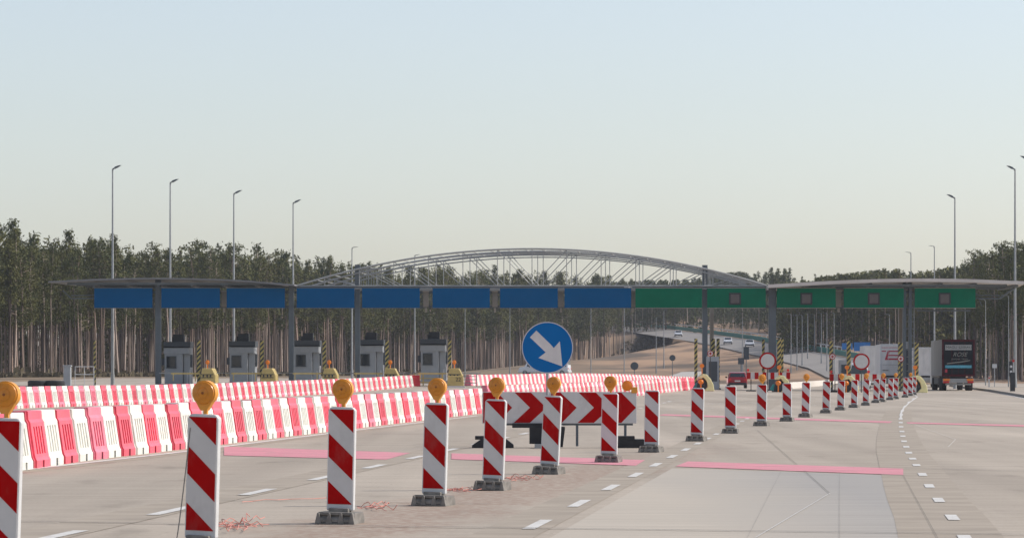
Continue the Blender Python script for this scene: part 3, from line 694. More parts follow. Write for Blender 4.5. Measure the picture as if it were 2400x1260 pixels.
# roofs (slabs 12 m deep, gently arched)
def wing(name, ctrl, th, m, depth=11.5):
    b = MB(); xs_, ys_ = zip(*ctrl); xx = np.linspace(xs_[0], xs_[-1], 30); yy = [float(np.interp(x, xs_, ys_)) for x in xx]
    yy = np.convolve(np.pad(yy, 2, mode='edge'), np.ones(5)/5, 'valid')
    for i in range(29):
        a = (cx(xx[i]), cz(yy[i])); c = (cx(xx[i+1]), cz(yy[i+1])); V = []
        for (X, Z) in (a, c):
            for q in (0, depth):
                for z in (Z, Z-th): V.append((X+.0916*q, -1.2+q, z))
        k = len(b.v); b.v += V
        for f, mi in (((0,4,6,2),0), ((1,3,7,5),1), ((0,1,5,4),0), ((2,6,7,3),0)): b.f.append(tuple(k+j for j in f)); b.m.append(mi)
        if i in (0, 28): j = 0 if i == 0 else 4; b.f.append((k+j, k+j+1, k+j+3, k+j+2)); b.m.append(0)
    return cobj(b, name, m)
wing('roof_wing', [(118,660),(222,654),(370,651),(520,654),(600,659),(692,668)], .12, [M['roof_grey'], M['roof_grey']])
wing('roof_wing', [(1797,668),(1900,661),(1960,658),(2040,655),(2120,653),(2260,654),(2395,660)], .26, [M['roof_warm'], M['roof_warm']])
b = MB()
for x0, x1, yy in ((130, 690, 664), (1805, 2388, 668)):
    for q in (0, 3.3, 6.6, 9.6):
        b.box((cx((x0+x1)/2)+.09*q, q-.5, cz(yy+1)), ((x1-x0-60)/S, .14, .18))
    for x in (222, 300, 371, 450, 524, 600, 1885, 1960, 2040, 2125, 2205, 2285, 2380):
        if x0-10 < x < x1+10: b.box((cx(x), 4.5, cz(667 if 250 < x < 2300 else 670)), (.18, 10, .24))
    cobj(b, 'roof_beam', M['steel']); b = MB()
for sx_, x0, x1 in ((1, 222, 165), (1, 2288, 2345)):
    b.tube((cx(x0), .5, cz(698)), (cx(x1), .5, cz(699)), .06, n=5); b.tube((cx(x0), .5, cz(691)), (cx(x1), .5, cz(692)), .05, n=5)
    b.tube((cx(x1), .5, cz(699)), (cx(x1-(20 if x1 < 1000 else -26)), .5, cz(680)), .06, n=5)
    if x1 > 1000: b.tube((cx(2345), .5, cz(699)), (cx(2388), .5, cz(668)), .09, n=5)
    cobj(b, 'side_brace', M['steel']); b = MB()
# sign boards hanging on it
blues = [(222,358),(379,516),(532,668),(696,831),(849,984),(1014,1148),(1172,1307),(1323,1479)]
greens = [(1489,1645),(1657,1794),(1820,1958),(1977,2117),(2143,2285)]
for k_, (x0, x1) in enumerate(blues+greens):
    blue = k_ < 8; j = k_ if blue else k_-8
    colr = 'blue' if blue else 'green'
    t = thing('overhead_sign', '%s blank overhead board%s, %s %s one from the left' % (colr, '' if (blue or j == 0) else ' with square display', ORD[j], colr), 'sign board', (cx((x0+x1)/2), YG-.25, cz(721)), 0, colr+' blank boards hung along the toll gantry')
    wd = (x1-x0)/S; ht = 45.5/S
    b = MB(); b.box((0,0,ht/2), (wd, .12, ht)); 
    for q in range(1, 6): b.box((-wd/2+wd*q/6, -.061, ht/2), (.015, .004, ht-.04))
    b.obj('sign_face', M['sign_blue' if blue else 'sign_green'], t)
    b = MB(); b.box((0,.0,-.02), (wd+.02, .16, .04)); b.box((0,0,ht+.025), (wd+.02, .16, .05)); b.obj('frame', M['steel'] if blue else M['beige'], t)
    if not blue and j > 0:
        xo = ((1722,1889,2047,2213)[j-1]-(x0+x1)/2)/S; zo = cz(700)-cz(721)
        b = MB(); b.box((xo,-.09,zo), (.92,.06,.92)); fr = b.obj('display_frame', M['dark'], t, bevel=.02)
        b = MB(); b.box((xo,-.125,zo), (.66,.02,.68)); b.obj('display', mat('display_grey', (.10,.085,.08), .4), fr)

# ------------------------------------------------------------------ toll booths and island equipment
YB = 272.0; SB = F/YB
booths = [(390,448),(541,600),(692,750),(843,897),(989,1044)]
bt = None; yoff = [0,-1,-3,-5,-8]
for k_, (x0, x1) in enumerate(booths):
    Y = YB+k_*1.2; X = gx((x0+x1)/2, Y); z = gz(X, Y)
    lab = '%s dark grey toll booth from the left, under the blue boards' % ORD[k_].capitalize()
    if bt is None:
        bt = thing('toll_booth', lab.lower(), 'toll booth'); rt = bt; Wd = 2.0
        b = MB(); b.box((-.28,0,1.55), (Wd-.56,2.6,3.1)); b.box((.74,.15,1.55), (.52,2.2,3.1)); b.box((-.05,-.02,2.85), (2.02,2.66,.5)); b.box((0,0,.12), (2.6,5,.24)); b.obj('body', M['booth'], rt, bevel=.02)
        b = MB(); b.box((0,0,3.34), (2.12,2.9,.46)); b.box((.0,-1.3,3.16), (2.0,.3,.10)); b.obj('roof', M['booth_dark'], rt, bevel=.02)
        b = MB(); b.box((.05,-.3,3.86), (.86,.9,.62)); b.box((.05,-.76,3.9), (.6,.02,.36)); b.box((-.42,-.3,3.75), (.12,.5,.4)); b.obj('cooling_unit', M['dark'], rt, bevel=.02)
        b = MB(); b.box((-.46,-1.32,1.98), (.78,.06,.92)); b.box((-.46,-1.35,1.50), (.86,.08,.05)); wdw = b.obj('window_frame', M['booth_dark'], rt)
        b = MB(); b.box((-.46,-1.36,1.98), (.66,.03,.82)); b.obj('window_pane', M['glass'], wdw)
        b = MB(); b.box((-1.14,-.8,1.98), (.24,.5,.55)); b.box((-1.02,-.6,2.3), (.08,.2,.4)); b.obj('ticket_machine', M['booth_dark'], rt, bevel=.02)
        b = MB(); b.box((1.06,-.6,2.05), (.18,.6,1.0)); b.obj('side_cabinet', M['booth_dark'], rt, bevel=.02)
        b = MB(); b.tube((.85,-1.7,0),(.85,-1.7,1.15), .045); b.tube((1.05,-1.7,0),(1.05,-1.7,1.35), .045); b.obj('bollard', M['white_steel'], rt)
    else: rt = copy_tree(bt)
    rt.location = (X, Y, z-.05+k_*.06); tag(rt, lab.lower(), 'toll booth', 'toll booths in a line')
# striped posts
hp = None
posts = [(222,265,797,5),(466,266,797,8),(614,266,797,8),(760,267,797,8),(907,267,797,8),(1054,267,795,8),(1631,262,793,7),(1671,270,793,9),(1683,272,793,7),(1789,268,795,6),(1826,262,795,9),(1832,263.5,795,8),(1948,262,799,8),(1989,262,799,9),(2110,260,802,10),(2148,258,802,9)]
nm = ['beside the white gate frame','just right of the leftmost toll booth','just right of the second toll booth','just right of the third toll booth','just right of the fourth toll booth','just right of the fifth toll booth','left of the tall column near the red car','left one of the pair under the first green boards','right one of the pair under the first green boards','left of the round sign above the striped plank','left of the close pair by the round sign','right of the close pair by the round sign','left of the second green lane\'s cabinet','right of the second green lane\'s cabinet','in front of the white lorry with red lettering','between the lattice column and the dark lorry']
for (x, Y, yt, wpx), where in zip(posts, nm):
    h = hz(yt, Y); X = gx(x, Y); g0 = gz(X, Y)
    t = thing('striped_post', 'tall yellow and black striped post, '+where, 'post', (X, Y, g0), 0, 'yellow and black height posts')
    wd = wpx*Y/F; b = MB(); b.box((0,0,(h-g0)/2), (wd, wd, h-g0)); b.obj('shaft', M['hazard'], t, bevel=.02)
    b = MB(); b.box((0,0,.05), (wd*1.8, wd*1.8, .1)); b.obj('base_plate', M['steel'], t)
# yellow crash blocks with orange lamp left of centre
cbk = None
for k_, x in enumerate((487, 628, 772, 915, 1065)):
    Y = 263; X = gx(x, Y); z = gz(X, Y)
    if cbk is None:
        cbk = thing('crash_block', '', 'crash cushion'); r_ = cbk
        b = MB(); b.prism([(-.70,0),(.78,0),(.74,.95),(.42,1.50),(-.46,1.50),(-.56,.95)], -.5, 2.4, axis='Y'); b.obj('body', M['yellow'], r_, bevel=.05)
        b = MB()
        for z_ in (.75, 1.0): b.box((0,-.52,z_), (1.1,.03,.05))
        for x_ in (-.35,0,.3): b.box((x_,-.54,.9), (.12,.03,.2))
        b.obj('marking', M['dark'], r_)
        b = MB(); b.tube((0,-.2,1.45),(0,-.2,1.86), .04); b.lathe([(-.05,.19),(.05,.19)], 'Y', (0,-.2,1.98), 16); b.lathe([(-.1,.08),(-.05,.16)], 'Y', (0,-.2,1.98), 16); lampo = b.obj('lamp', M['orange'], r_, smooth=True)
        b = MB(); b.box((-2.0,-.2,1.08), (2.6,.06,.12)); b.box((-1.1,-.25,.8), (.1,.06,.7)); b.box((-3.1,-.25,.8), (.08,.06,.6)); b.obj('side_rail', M['yellow'], r_)
        b = MB(); b.box((-3.6,-.1,1.12), (1.6,.05,.07)); b.box((1.6,-.1,1.12), (1.6,.05,.07)); b.obj('grey_rail', M['light_steel'], r_)
    else: r_ = copy_tree(cbk)
    r_.location = (X, Y, z); r_.scale = (.85, 1, .96); tag(r_, 'yellow crash block with orange lamp right of the %s toll booth' % ORD[k_], 'crash cushion', 'yellow crash blocks at the booth islands')
# pale yellow cushions of the green lanes, with lamps
pc = None
for k_, (x, Y, lab) in enumerate(((1652,243,'beside the end of the barrier rows'),(1833,246,'below the first round red-ringed sign'),(1992,246,'below the post near the second round sign'),(2152,242,'at the far end of the beacons'))):
    X = gx(x, Y)
    if pc is None:
        pc = thing('crash_cushion', '', 'crash cushion'); r_ = pc
        b = MB(); prof = [(-.55,0),(.62,0),(.55,.45),(.35,.95),(.1,1.25),(-.2,1.30),(-.45,1.0),(-.35,.85),(-.05,1.0),(.1,.7),(.15,.3),(-.55,.28)]
        b.prism([(-.1,0),(.66,0),(.60,.5),(.40,.95),(.12,1.28),(-.15,1.33),(-.40,1.1),(-.38,.95),(-.1,1.05),(.12,.75),(.2,.35)], -.25, 1.8, axis='Y'); b.obj('shell', M['pale_yellow'], r_, bevel=.04)
        b = MB(); b.prism([(-.62,0),(.15,0),(.18,.3),(.1,.65),(-.08,.98),(-.38,.92),(-.55,.5)], -.1, 1.7, axis='Y'); b.obj('core', M['dark'], r_, bevel=.03)
        b = MB(); b.lathe([(-.06,.2),(.06,.2)], 'Y', (-.3,-.35,.72), 18); b.lathe([(-.12,.1),(-.06,.17)], 'Y', (-.3,-.35,.72), 18); b.tube((-.3,-.3,0),(-.3,-.3,.55), .05); b.obj('low_lamp', M['orange'], r_, smooth=True)
        b = MB(); b.lathe([(-.05,.16),(.05,.16)], 'Y', (-.2,.1,1.95), 16); b.tube((-.2,.1,1.3),(-.2,.1,1.82), .03); b.obj('high_lamp', M['orange'], r_, smooth=True)
        b = MB(); b.box((-.6,.2,.35), (.35,.3,.5), M=Matrix.Rotation(.5,3,'Y')); b.obj('end_piece', M['teal'], r_, bevel=.04)
    else: r_ = copy_tree(pc)
    r_.location = (X, Y, gz(X, Y)); r_.scale = (1,1,.92); tag(r_, 'pale yellow crash cushion with orange lamps, '+lab, 'crash cushion', 'pale yellow crash cushions of the green lanes')
# cabinets on islands
for x0, x1, yt, Y, lab in ((1656,1684,835,266,'dark grey cabinet under the pair of striped posts by the red car'),(1816,1828,832,268,'dark grey cabinet beside the wide dark column'),(1967,1985,843,266,'dark grey cabinet between two striped posts'),(2116,2130,800,270,'tall grey cabinet at the foot of the lattice column')):
    X = gx((x0+x1)/2, Y); t = thing('cabinet', lab, 'cabinet', (X, Y, gz(X, Y))); wd = (x1-x0)*Y/F; h = hz(yt, Y)-gz(X, Y)
    b = MB(); b.box((0,0,h/2), (wd, 1.4, h)); b.obj('casing', M['booth'], t, bevel=.03); b = MB(); b.box((0,-.72,h*.55), (wd*.7,.03,h*.6)); b.obj('door', M['booth_dark'], t)
# round red-ringed signs and the planks
def ring_sign(x, y, r, Y, lab, inner=None, small=False):
    X = gx(x, Y); z = gz(X, Y); zc_ = hz(y, Y); rr = r*Y/F
    t = thing('round_sign', lab, 'road sign', (X, Y, z)); zc_ -= z
    b = MB(); b.lathe([(-.03,rr),(0,rr)], 'Y', (0,0,zc_), 40); d_ = b.obj('sign_disc', M['sheet_red'], t, smooth=True)
    b = MB(); b.lathe([(-.036,rr*.8),(-.030,rr*.8)], 'Y', (0,0,zc_), 40); b.obj('white_field', M['sheet_white'], d_)
    if small: b = MB(); b.box((0,-.045,zc_), (rr*.95,.01,rr*.32)); b.box((0,-.043,zc_), (rr*.32,.008,rr*.9)); b.obj('emblem', M['sheet_red'], d_)
    b = MB(); b.tube((0,.04,0),(0,.04,zc_+rr*.6), .035); b.obj('post', M['dark'], t)
ring_sign(1799,845,20,248,'round white sign with red ring above the longer red and white plank')
ring_sign(2019,847,19.5,244,'round white sign with red ring in front of the white lorry')
ring_sign(1665,828,7,259,'small red-ringed sign on the striped posts near the red car',small=True)
ring_sign(1951,835,7,259,'small red-ringed sign beside the leftmost striped post of the second green lane',small=True)
ring_sign(2111,840,7.5,257,'small red-ringed sign on the striped post by the lattice column',small=True)
for x0, x1, y, Y, n, lab in ((1750,1852,880,252,11,'red and white striped plank closing the lane beside the red car'),(1944,2075,884,248,13,'red and white striped plank closing the lane behind the beacons')):
    X = gx((x0+x1)/2, Y); t = thing('barrier_plank', lab, 'plank barrier', (X, Y, 0)); L = (x1-x0)*Y/F; zc_ = hz(y, Y)
    b = MB(); b.box((0,0,zc_), (L,.04,.50)); pb = b.obj('plank', M['sheet_white'], t)
    b = MB()
    for i in range(0, n, 2): b = MB(); b.box((-L/2+L*(i+.5)/n, -.022, zc_), (L/n, .006, .49)); b.obj('red_block', M['sheet_red'], pb)
    b = MB(); 
    for xx in (-L*.4, L*.4): b.box((xx,.04,zc_/2), (.06,.05,zc_)); b.box((xx,.04,.06), (.7,.5,.12))
    b.obj('foot', M['black_rubber'], t)
    b = MB()
    for xx in (-L*.47, L*.2 if n == 13 else L*.45): b.lathe([(-.04,.10),(.04,.10)], 'Y', (xx,0,zc_+.42), 14); b.tube((xx,0,zc_+.2),(xx,0,zc_+.33), .025)
    b.obj('red_lamp', mat('lamp_red', (.75,.015,.01), .3), t, smooth=True)

# ------------------------------------------------------------------ lamp posts
def lamp_post(x, ytop, Y, side, lab, grp, wpx=7.0, lean=.33):
    X = gx(x, Y); g0 = terrain(X, Y); h = hz(ytop, Y)-g0
    t = thing('street_lamp', lab, 'street lamp', (X, Y, g0), 0, grp); rb = wpx/2*Y/F
    b = MB(); b.tube((0,0,0),(0,0,h*.5), rb, rb*.72, 10); b.tube((0,0,h*.5),(0,0,h-.15), rb*.72, rb*.42, 10); b.tube((0,0,0),(0,0,.9), rb*1.25, rb*1.2, 10); b.obj('pole', M['galv'], t, smooth=True)
    b = MB(); k = .9; s_ = side
    c = [(-.06*s_,-.05),(.12*s_,.02),(.22*s_,.14),(.55*s_,.26),(.80*s_,.27),(.50*s_,.08),(.26*s_,-.05),(.12*s_,-.06)]
    b.prism([(a*k, h-.08+z_*k*(lean/.33)) for a, z_ in c], -.13, .13, axis='Y')
    hd = b.obj('lamp_head', M['steel'], t, bevel=.015)
    b = MB(); b.tube((0,0,h-.25),(.14*s_*k,0,h-.06), rb*.4, n=6); b.obj('bracket', M['galv'], hd)
for i, (x, yt) in enumerate(((264,392),(399,424),(548,450),(687,472))):
    lamp_post(x, yt, 281+i*7, 1, '%s tall grey street lamp from the left, behind the blue boards' % ORD[i], 'tall street lamps on the left', 7.5-i*.5)
lamp_post(825,578,390,1,'shorter street lamp just left of the tall column that carries the arch','tall street lamps on the left',5,.12)
lamp_post(972,596,417,1,'street lamp seen through the left half of the arched girder','tall street lamps on the left',4.5,.12)
lamp_post(2379,393,286,-1,'tallest street lamp, at the right end of the canopy wing','tall street lamps on the right',8)
lamp_post(2238,460,296,-1,'tall street lamp rising above the dark lorry','tall street lamps on the right',7)
lamp_post(2190,575,388,-1,'street lamp between the lattice column and the tall lamp','tall street lamps on the right',5,.1)
lamp_post(2135,590,410,-1,'street lamp whose head shows just above the lattice column','tall street lamps on the right',5,.1)
lamp_post(2411,370,281,-1,'street lamp of which only the head enters at the right edge','tall street lamps on the right',8)
far = [(1090,700,430),(1195,700,445),(1385,700,460),(1463,702,480),(1538,742,560),(1556,726,600),(1740,744,560),(1854,735,520),(1868,737,540),(1880,737,560),(1893,734,600),(1909,736,640),(1925,732,560),(1938,732,500),(1955,731,470),(2085,735,430),(2262,718,400),(2310,700,330),(2364,690,300)]
for i, (x, yt, Y) in enumerate(far):
    lamp_post(x, yt, Y, 1 if x < 1800 else -1, 'distant grey lamp mast seen below the gantry, %s from the left' % ORD[i], 'distant lamp masts seen below the gantry', 2.7, .1)

# ------------------------------------------------------------------ vehicles
def wheel(b, x, y, r, wd, mi=0): b.lathe([(-wd/2,r*.9),(-wd/2+.03,r),(wd/2-.03,r),(wd/2,r*.9)], 'X', (x,y,r), 16, mi)
def car(name, label, cat, loc, rz, paint, L=4.0, W=1.72, H=1.45, grp=None, van=False, plate=True):
    t = thing(name, label, cat, loc, rz, grp)            # rear faces local -Y
    b = MB(); h2 = L/2; W2 = W/2
    side = [(-h2,.30),(-h2,.85),(-h2+.12,.98),(h2-1.05,.95),(h2-.1,.80),(h2,.62),(h2,.28)] if not van else [(-h2,.3),(-h2,1.0),(h2-.9,1.05),(h2-.1,.9),(h2,.6),(h2,.28)]
    b.prism(side, -W2, W2, axis='X'); b.obj('body', paint, t, bevel=.09)
    top = H; b = MB()
    g = [(-h2+.05,.93),(-h2+.32,top-.05),(-h2+.7,top),(h2-1.9,top-.02),(h2-1.1,.93)] if not van else [(-h2+.02,.98),(-h2+.1,top-.05),(-h2+.3,top),(h2-1.4,top-.05),(h2-.75,1.0)]
    k = len(b.v); n = len(g)
    for sx_ in (-1, 1):
        for a, z in g: b.v.append((sx_*(W2-.04-(z-.93)*.26), a, z))
    for i in range(n): j = (i+1) % n; b.f.append((k+i, k+j, k+n+j, k+n+i)); b.m.append(0)
    b.f.append(tuple(k+i for i in range(n))[::-1]); b.f.append(tuple(k+n+i for i in range(n))); b.m += [0, 0]
    cab = b.obj('cabin', paint, t, bevel=.05)
    zt = top-.15; wt = W2-.12-(zt-.93)*.26; wbm = W2-.12
    def gq(a0, z0, a1, z1, sgn):
        b = MB(); w0 = W2-.14-(z0-.93)*.26; w1 = W2-.14-(z1-.93)*.26
        b.face([(-w0,a0+sgn*.012,z0),(w0,a0+sgn*.012,z0),(w1,a1+sgn*.012,z1),(-w1,a1+sgn*.012,z1)]); return b
    (a0,z0),(a1,z1) = g[0], g[1]; u = lambda t_: (a0+(a1-a0)*t_, z0+(z1-z0)*t_)
    b = gq(*u(.2), *u(.9), -1); b.obj('rear_window', M['glass'], cab, recalc=False)
    (a0,z0),(a1,z1) = g[-1], g[-2]
    b = gq(*u(.12), *u(.92), 1); b.obj('windscreen', M['glass'], cab, recalc=False)
    for sx_ in (-1, 1):
        b = MB(); pts = [(g[0][0]+.22,1.0),(g[1][0]+.15,zt),(g[-2][0]-.02,zt),(g[-1][0]-.25,1.0)]
        b.face([(sx_*(W2-.028-(z-.93)*.26), a, z) for a, z in pts]); b.obj('side_window', M['glass'], cab, recalc=False)
        for yy in (-h2+.75, h2-.8):
            b = MB(); wheel(b, sx_*(W2-.1), yy, .31, .2); wo = b.obj('wheel', M['black_rubber'], t, smooth=True); b = MB(); b.lathe([(-.11,.18),(.11,.18)], 'X', (sx_*(W2-.1),yy,.31), 12); b.obj('rim', M['galv'], wo)
        b = MB(); b.box((sx_*(W2-.18),-h2-.005,.78), (.22,.05,.2)); b.obj('tail_light', M['tail_red'], t, bevel=.01)
        b = MB(); b.box((sx_*(W2-.24),h2-.02,.66), (.34,.06,.16)); b.obj('headlight', M['white_steel'], t, bevel=.01)
        b = MB(); b.box((sx_*(W2+.08),h2-1.4,1.0), (.16,.1,.13)); b.obj('mirror', M['dark'], t, bevel=.02)
    for yy in (-h2-.02, h2+.02): b = MB(); b.box((0,yy,.40), (W-.08,.1,.22)); b.obj('bumper', M['dark'] if name != 'van' else paint, t, bevel=.03)
    b = MB(); b.box((0,-h2-.035,.66), (.5,.03,.12)); b.obj('number_plate', M['sheet_white'], t)
    return t
c0 = gp(1727, 904); car('car', 'dark red hatchback seen from behind, driving into the toll lane', 'car', (gx(1727,305),305,0), -R(2), M['car_red'])
def far_car(x, y, Y, lab, L=4.4):
    X = gx(x, Y); d, s_, hr = road_near(X, Y); z = road_h(X, Y)+.03; car('car', lab, 'car', (X, Y, z), R(180-4), M['car_white'], L=L, W=1.9, H=1.55, grp='white cars coming down the far road')
far_car(1590, 788, 852, 'white car farthest up the distant road, left of the tall column')
far_car(1706, 812, 748, 'white car lower down the distant road, right of the tall column')
far_car(1757, 806, 712, 'white car half hidden behind the green guard rail', 4.2)
Xv, Yv = gx(1277, 420), 420; car('van', 'white van mostly hidden behind the round blue arrow sign', 'van', (Xv, Yv, gz(Xv, Yv)+.3), R(78), M['car_white'], L=6.2, W=2.1, H=2.35, van=True)

def text(s_, size, m, parent, loc, name='lettering', shear=0.0, rot=(R(90),0,0), extrude=.004):
    cu = bpy.data.curves.new(name, 'FONT'); cu.body = s_; cu.size = size; cu.align_x = 'CENTER'; cu.align_y = 'CENTER'; cu.shear = shear; cu.extrude = extrude
    tmp = bpy.data.objects.new('tmp', cu); C.objects.link(tmp); dg = bpy.context.evaluated_depsgraph_get(); me = bpy.data.meshes.new_from_object(tmp.evaluated_get(dg))
    bpy.data.objects.remove(tmp); me.materials.clear(); me.materials.append(m); o = bpy.data.objects.new(name, me); C.objects.link(o); o.parent = parent; o.location = loc; o.rotation_euler = rot; return o
def lorry(label, loc, rz, rear, side, L=13.6, deco=None, frame=None, H=4.0):
    t = thing('lorry', label, 'lorry', loc, rz)         # rear at local y=0, body runs to +Y
    W = 2.55; b = MB(); b.box((0, L/2+.1, (H+1.15)/2), (W-.04, L-.1, H-1.15)); body = b.obj('trailer_box', side, t, bevel=.03)
    b = MB(); b.box((0, -.02, (H+1.12)/2), (W, .14, H-1.12)); door = b.obj('rear_door', rear, t, bevel=.02)
    b = MB()
    for x in (-W/2+.07, W/2-.07): b.box((x,-.10,(H+1.12)/2), (.14,.05,H-1.12))
    b.box((0,-.10,H-.09), (W-.3,.05,.16)); b.box((0,-.10,1.2), (W-.3,.05,.16))
    for x in (-.5,.5): b.tube((x,-.11,1.2),(x,-.11,H-.1), .022, n=5)
    b.box((0,-.095,(H+1.2)/2), (.03,.02,H-1.4)); b.obj('door_frame', frame or M['white_steel'], door)
    b = MB(); b.box((0,-.02,.78), (W-.1,.12,.34)); b.box((0,.1,.5), (2.0,.08,.12)); bp_ = b.obj('bumper', M['light_steel'], t, bevel=.02)
    for sx_ in (-1, 1):
        b = MB(); b.box((sx_*.92,-.10,.86), (.52,.04,.16)); b.obj('indicator', M['orange'], bp_); b = MB(); b.box((sx_*.95,-.10,.68), (.46,.04,.16)); b.obj('tail_light', M['tail_red'], bp_)
        for yy in (1.6, 2.9, 4.2):
            b = MB(); wheel(b, sx_*1.02, yy, .50, .38); b.obj('wheel', M['black_rubber'], t, smooth=True)
        b = MB(); wheel(b, sx_*1.02, L-1.0, .5, .45); b.obj('wheel', M['black_rubber'], t, smooth=True)
        b = MB(); b.box((sx_*1.2, L*.55, .75), (.06, L*.42, .5)); b.obj('side_guard', M['dark'], t)
    b = MB(); b.box((0, L/2, 1.0), (1.2, L-.6, .3)); b.obj('chassis', M['dark'], t)
    b = MB(); b.box((0, L+1.4, 1.9), (2.4, 2.0, 2.9)); b.obj('cab', M['trailer_white'], t, bevel=.12)
    b = MB(); b.box((0, L+2.41, 2.3), (2.1, .03, .9)); b.obj('windscreen', M['glass'], t)
    if deco: deco(door)
    return t
def deco_dark(door):
    b = MB(); b.box((0,-.13,3.38), (2.05,.02,.42)); pn = b.obj('name_panel', M['light_steel'], door)
    text('MAGU', .30, M['text_black'], pn, (-.53,-.145,3.38)); text('SZERAKI', .27, M['text_black'], pn, (.52,-.145,3.38))
    text('ROSE', .46, M['text_grey'], door, (.10,-.135,2.82), shear=.35); text('ZIMOWE TRASY', .18, M['text_grey'], door, (.1,-.135,2.46))
    b = MB(); b.box((0,-.13,1.88), (2.05,.02,.22)); b.obj('cyan_band', M['cyan'], door)
    b = MB(); b.face([(-.9,-.131,2.08),(.2,-.131,2.2),(.9,-.131,2.34),(.9,-.131,2.40),(.1,-.131,2.28),(-.9,-.131,2.16)]); b.obj('slanted_line', M['text_grey'], door, recalc=False)
    b = MB(); b.box((-.95,-.13,1.55), (.18,.02,.26)); b.obj('sticker', M['logo_red'], door)
lorry('dark lorry with maroon rear doors and grey curtain side, leaving the rightmost lane', (gx(2246,267),267,0), -R(3.4), M['truck_dark'], M['curtain'], deco=deco_dark, frame=M['truck_maroon'])
lorry('pale grey lorry partly hidden left of the dark lorry', (gx(2178,318),318,0), -R(4.0), M['trailer_white'], M['trailer_white'], H=3.75)
def deco_red(door):
    b = MB(); y = -.12
    for pl in ([(-1.15,3.42),(-.72,3.42),(-.72,3.52),(-1.15,3.52)], [(-.55,3.52),(1.2,3.52),(1.2,3.40),(-.38,3.40),(-.46,3.12),(1.2,3.12),(1.2,3.0),(-.50,3.0),(-.60,2.78),(1.2,2.78),(1.2,2.62),(-.85,2.62)], ): b.face([(x, y, z) for x, z in pl])
    b.face([(-1.15,y,3.78),(1.2,y,3.78),(1.2,y,3.83),(-1.15,y,3.83)]); b.obj('red_lettering', M['logo_red'], door, recalc=False)
    b = MB(); b.box((-.75,-.11,1.62), (.6,.015,.10)); b.box((.6,-.11,1.62), (.5,.015,.10)); b.box((0,-.11,2.15), (2.1,.01,.03)); b.obj('small_lettering', M['text_grey'], door)
lorry('white lorry with slanted dark red lettering on its back', (gx(2094,330),330,0), -R(4.0), M['trailer_white'], M['trailer_white'], deco=deco_red, H=4.15)
lorry('white lorry farther ahead, left of the red-lettered one', (gx(2052,372),372,0), -R(3), M['trailer_white'], M['trailer_white'], H=4.3, L=9)
car('van', 'small white van below the second round sign', 'van', (gx(2012,292),292,0), -R(5), M['car_white'], L=5, W=2.0, H=2.2, van=True)

# ------------------------------------------------------------------ odd items
def simple(name, lab, cat, x, Y, grp=None): X = gx(x, Y); return thing(name, lab, cat, (X, Y, terrain(X, Y)), 0, grp)
t = simple('gate_frame', 'white tubular gate frame standing left of the leftmost striped post', 'gate', 198, 262); b = MB(); w2, z1 = .72, hz(868,262)
for x in (-w2, 0, w2): b.tube((x,0,0),(x,0,z1), .03, n=6)
for z in (z1, z1*.62, .1): b.tube((-w2,0,z),(w2,0,z), .03, n=6)
b.obj('tubes', M['white_steel'], t)
for x, lab in ((85,'left'),(125,'right')):
    t = simple('tyre', 'black tyre lying behind the left end of the second barrier row, '+lab+' of two', 'tyre', x+0, 212); t.scale = (1.35,1.35,1.45); b = MB()
    n = 20
    for i in range(n):
        pass
    b.lathe([(.0,.22),(.0,.42),(.05,.5),(.2,.5),(.25,.42),(.25,.22)], 'Z', (0,0,0), 24); b.lathe([(.25,.42),(.3,.46),(.5,.46),(.55,.40),(.55,.24)], 'Z', (.06,.05,0), 24); b.obj('tread', M['black_rubber'], t, smooth=True)
t = simple('waste_bin', 'small blue-grey bin behind the back barriers on the left', 'bin', 158, 240); b = MB(); b.box((0,0,.85), (.5,.5,1.5)); b.box((0,0,1.65), (.6,.6,.1)); b.obj('casing', M['booth'], t, bevel=.03)
for x, y, Y, r, lab in ((1487,857,430,.5,'dark back of a round sign at the end of the far grey track'),(1576,838,470,.42,'dark back of a round sign farther up the grey track')):
    X = gx(x, Y); g0 = terrain(X, Y); t = thing('round_sign', lab, 'road sign', (X, Y, g0)); z = hz(y, Y)-g0
    b = MB(); b.lathe([(-.02,r),(.02,r)], 'Y', (0,0,z), 24); b.obj('sign_disc', M['booth_dark'], t); b = MB(); b.tube((0,.04,0),(0,.04,z), .05); b.obj('post', M['steel'], t)
for x, y0, y1, Y, lab in ((1749,812,842,430,'dark square sign back on a post on the sandy slope'),(1737,838,853,380,'small dark sign back behind the red car')):
    X = gx(x, Y); g0 = terrain(X, Y); t = thing('sign_back', lab, 'road sign', (X, Y, g0)); z0, z1 = hz(y1, Y)-g0, hz(y0, Y)-g0
    b = MB(); b.box((0,0,(z0+z1)/2), (.7,.06,z1-z0)); b.obj('plate', M['booth_dark'], t); b = MB(); b.tube((0,.05,0),(0,.05,z1), .06); b.obj('post', M['steel'], t)
t = simple('direction_sign', 'wide blue direction sign far beyond the second striped-plank lane', 'road sign', 2004, 480); b = MB(); zc_ = hz(811,480)-t.location.z
b.box((-1.1,0,zc_), (1.5,.08,.9)); b.box((1.0,0,zc_-.05), (2.3,.08,1.25)); b.obj('panel', mat('sign_sky_blue', (.02,.18,.50), .4, var=.2, scale=1), t); b = MB(); b.tube((-1.2,.1,0),(-1.2,.1,zc_), .07); b.tube((1.2,.1,0),(1.2,.1,zc_), .07); b.obj('post', M['galv'], t)
t = simple('white_sign', 'small white rectangular sign on a post right of the dark lorry', 'road sign', 2331, 300); b = MB(); z = hz(857,300); b.box((0,0,z), (.42,.04,.36)); b.obj('plate', M['white_steel'], t); b = MB(); b.tube((0,.04,0),(0,.04,z), .035); b.obj('post', M['galv'], t)
t = simple('traffic_signal', 'slim black and white signal post at the right kerb', 'traffic signal', 2369, 232)
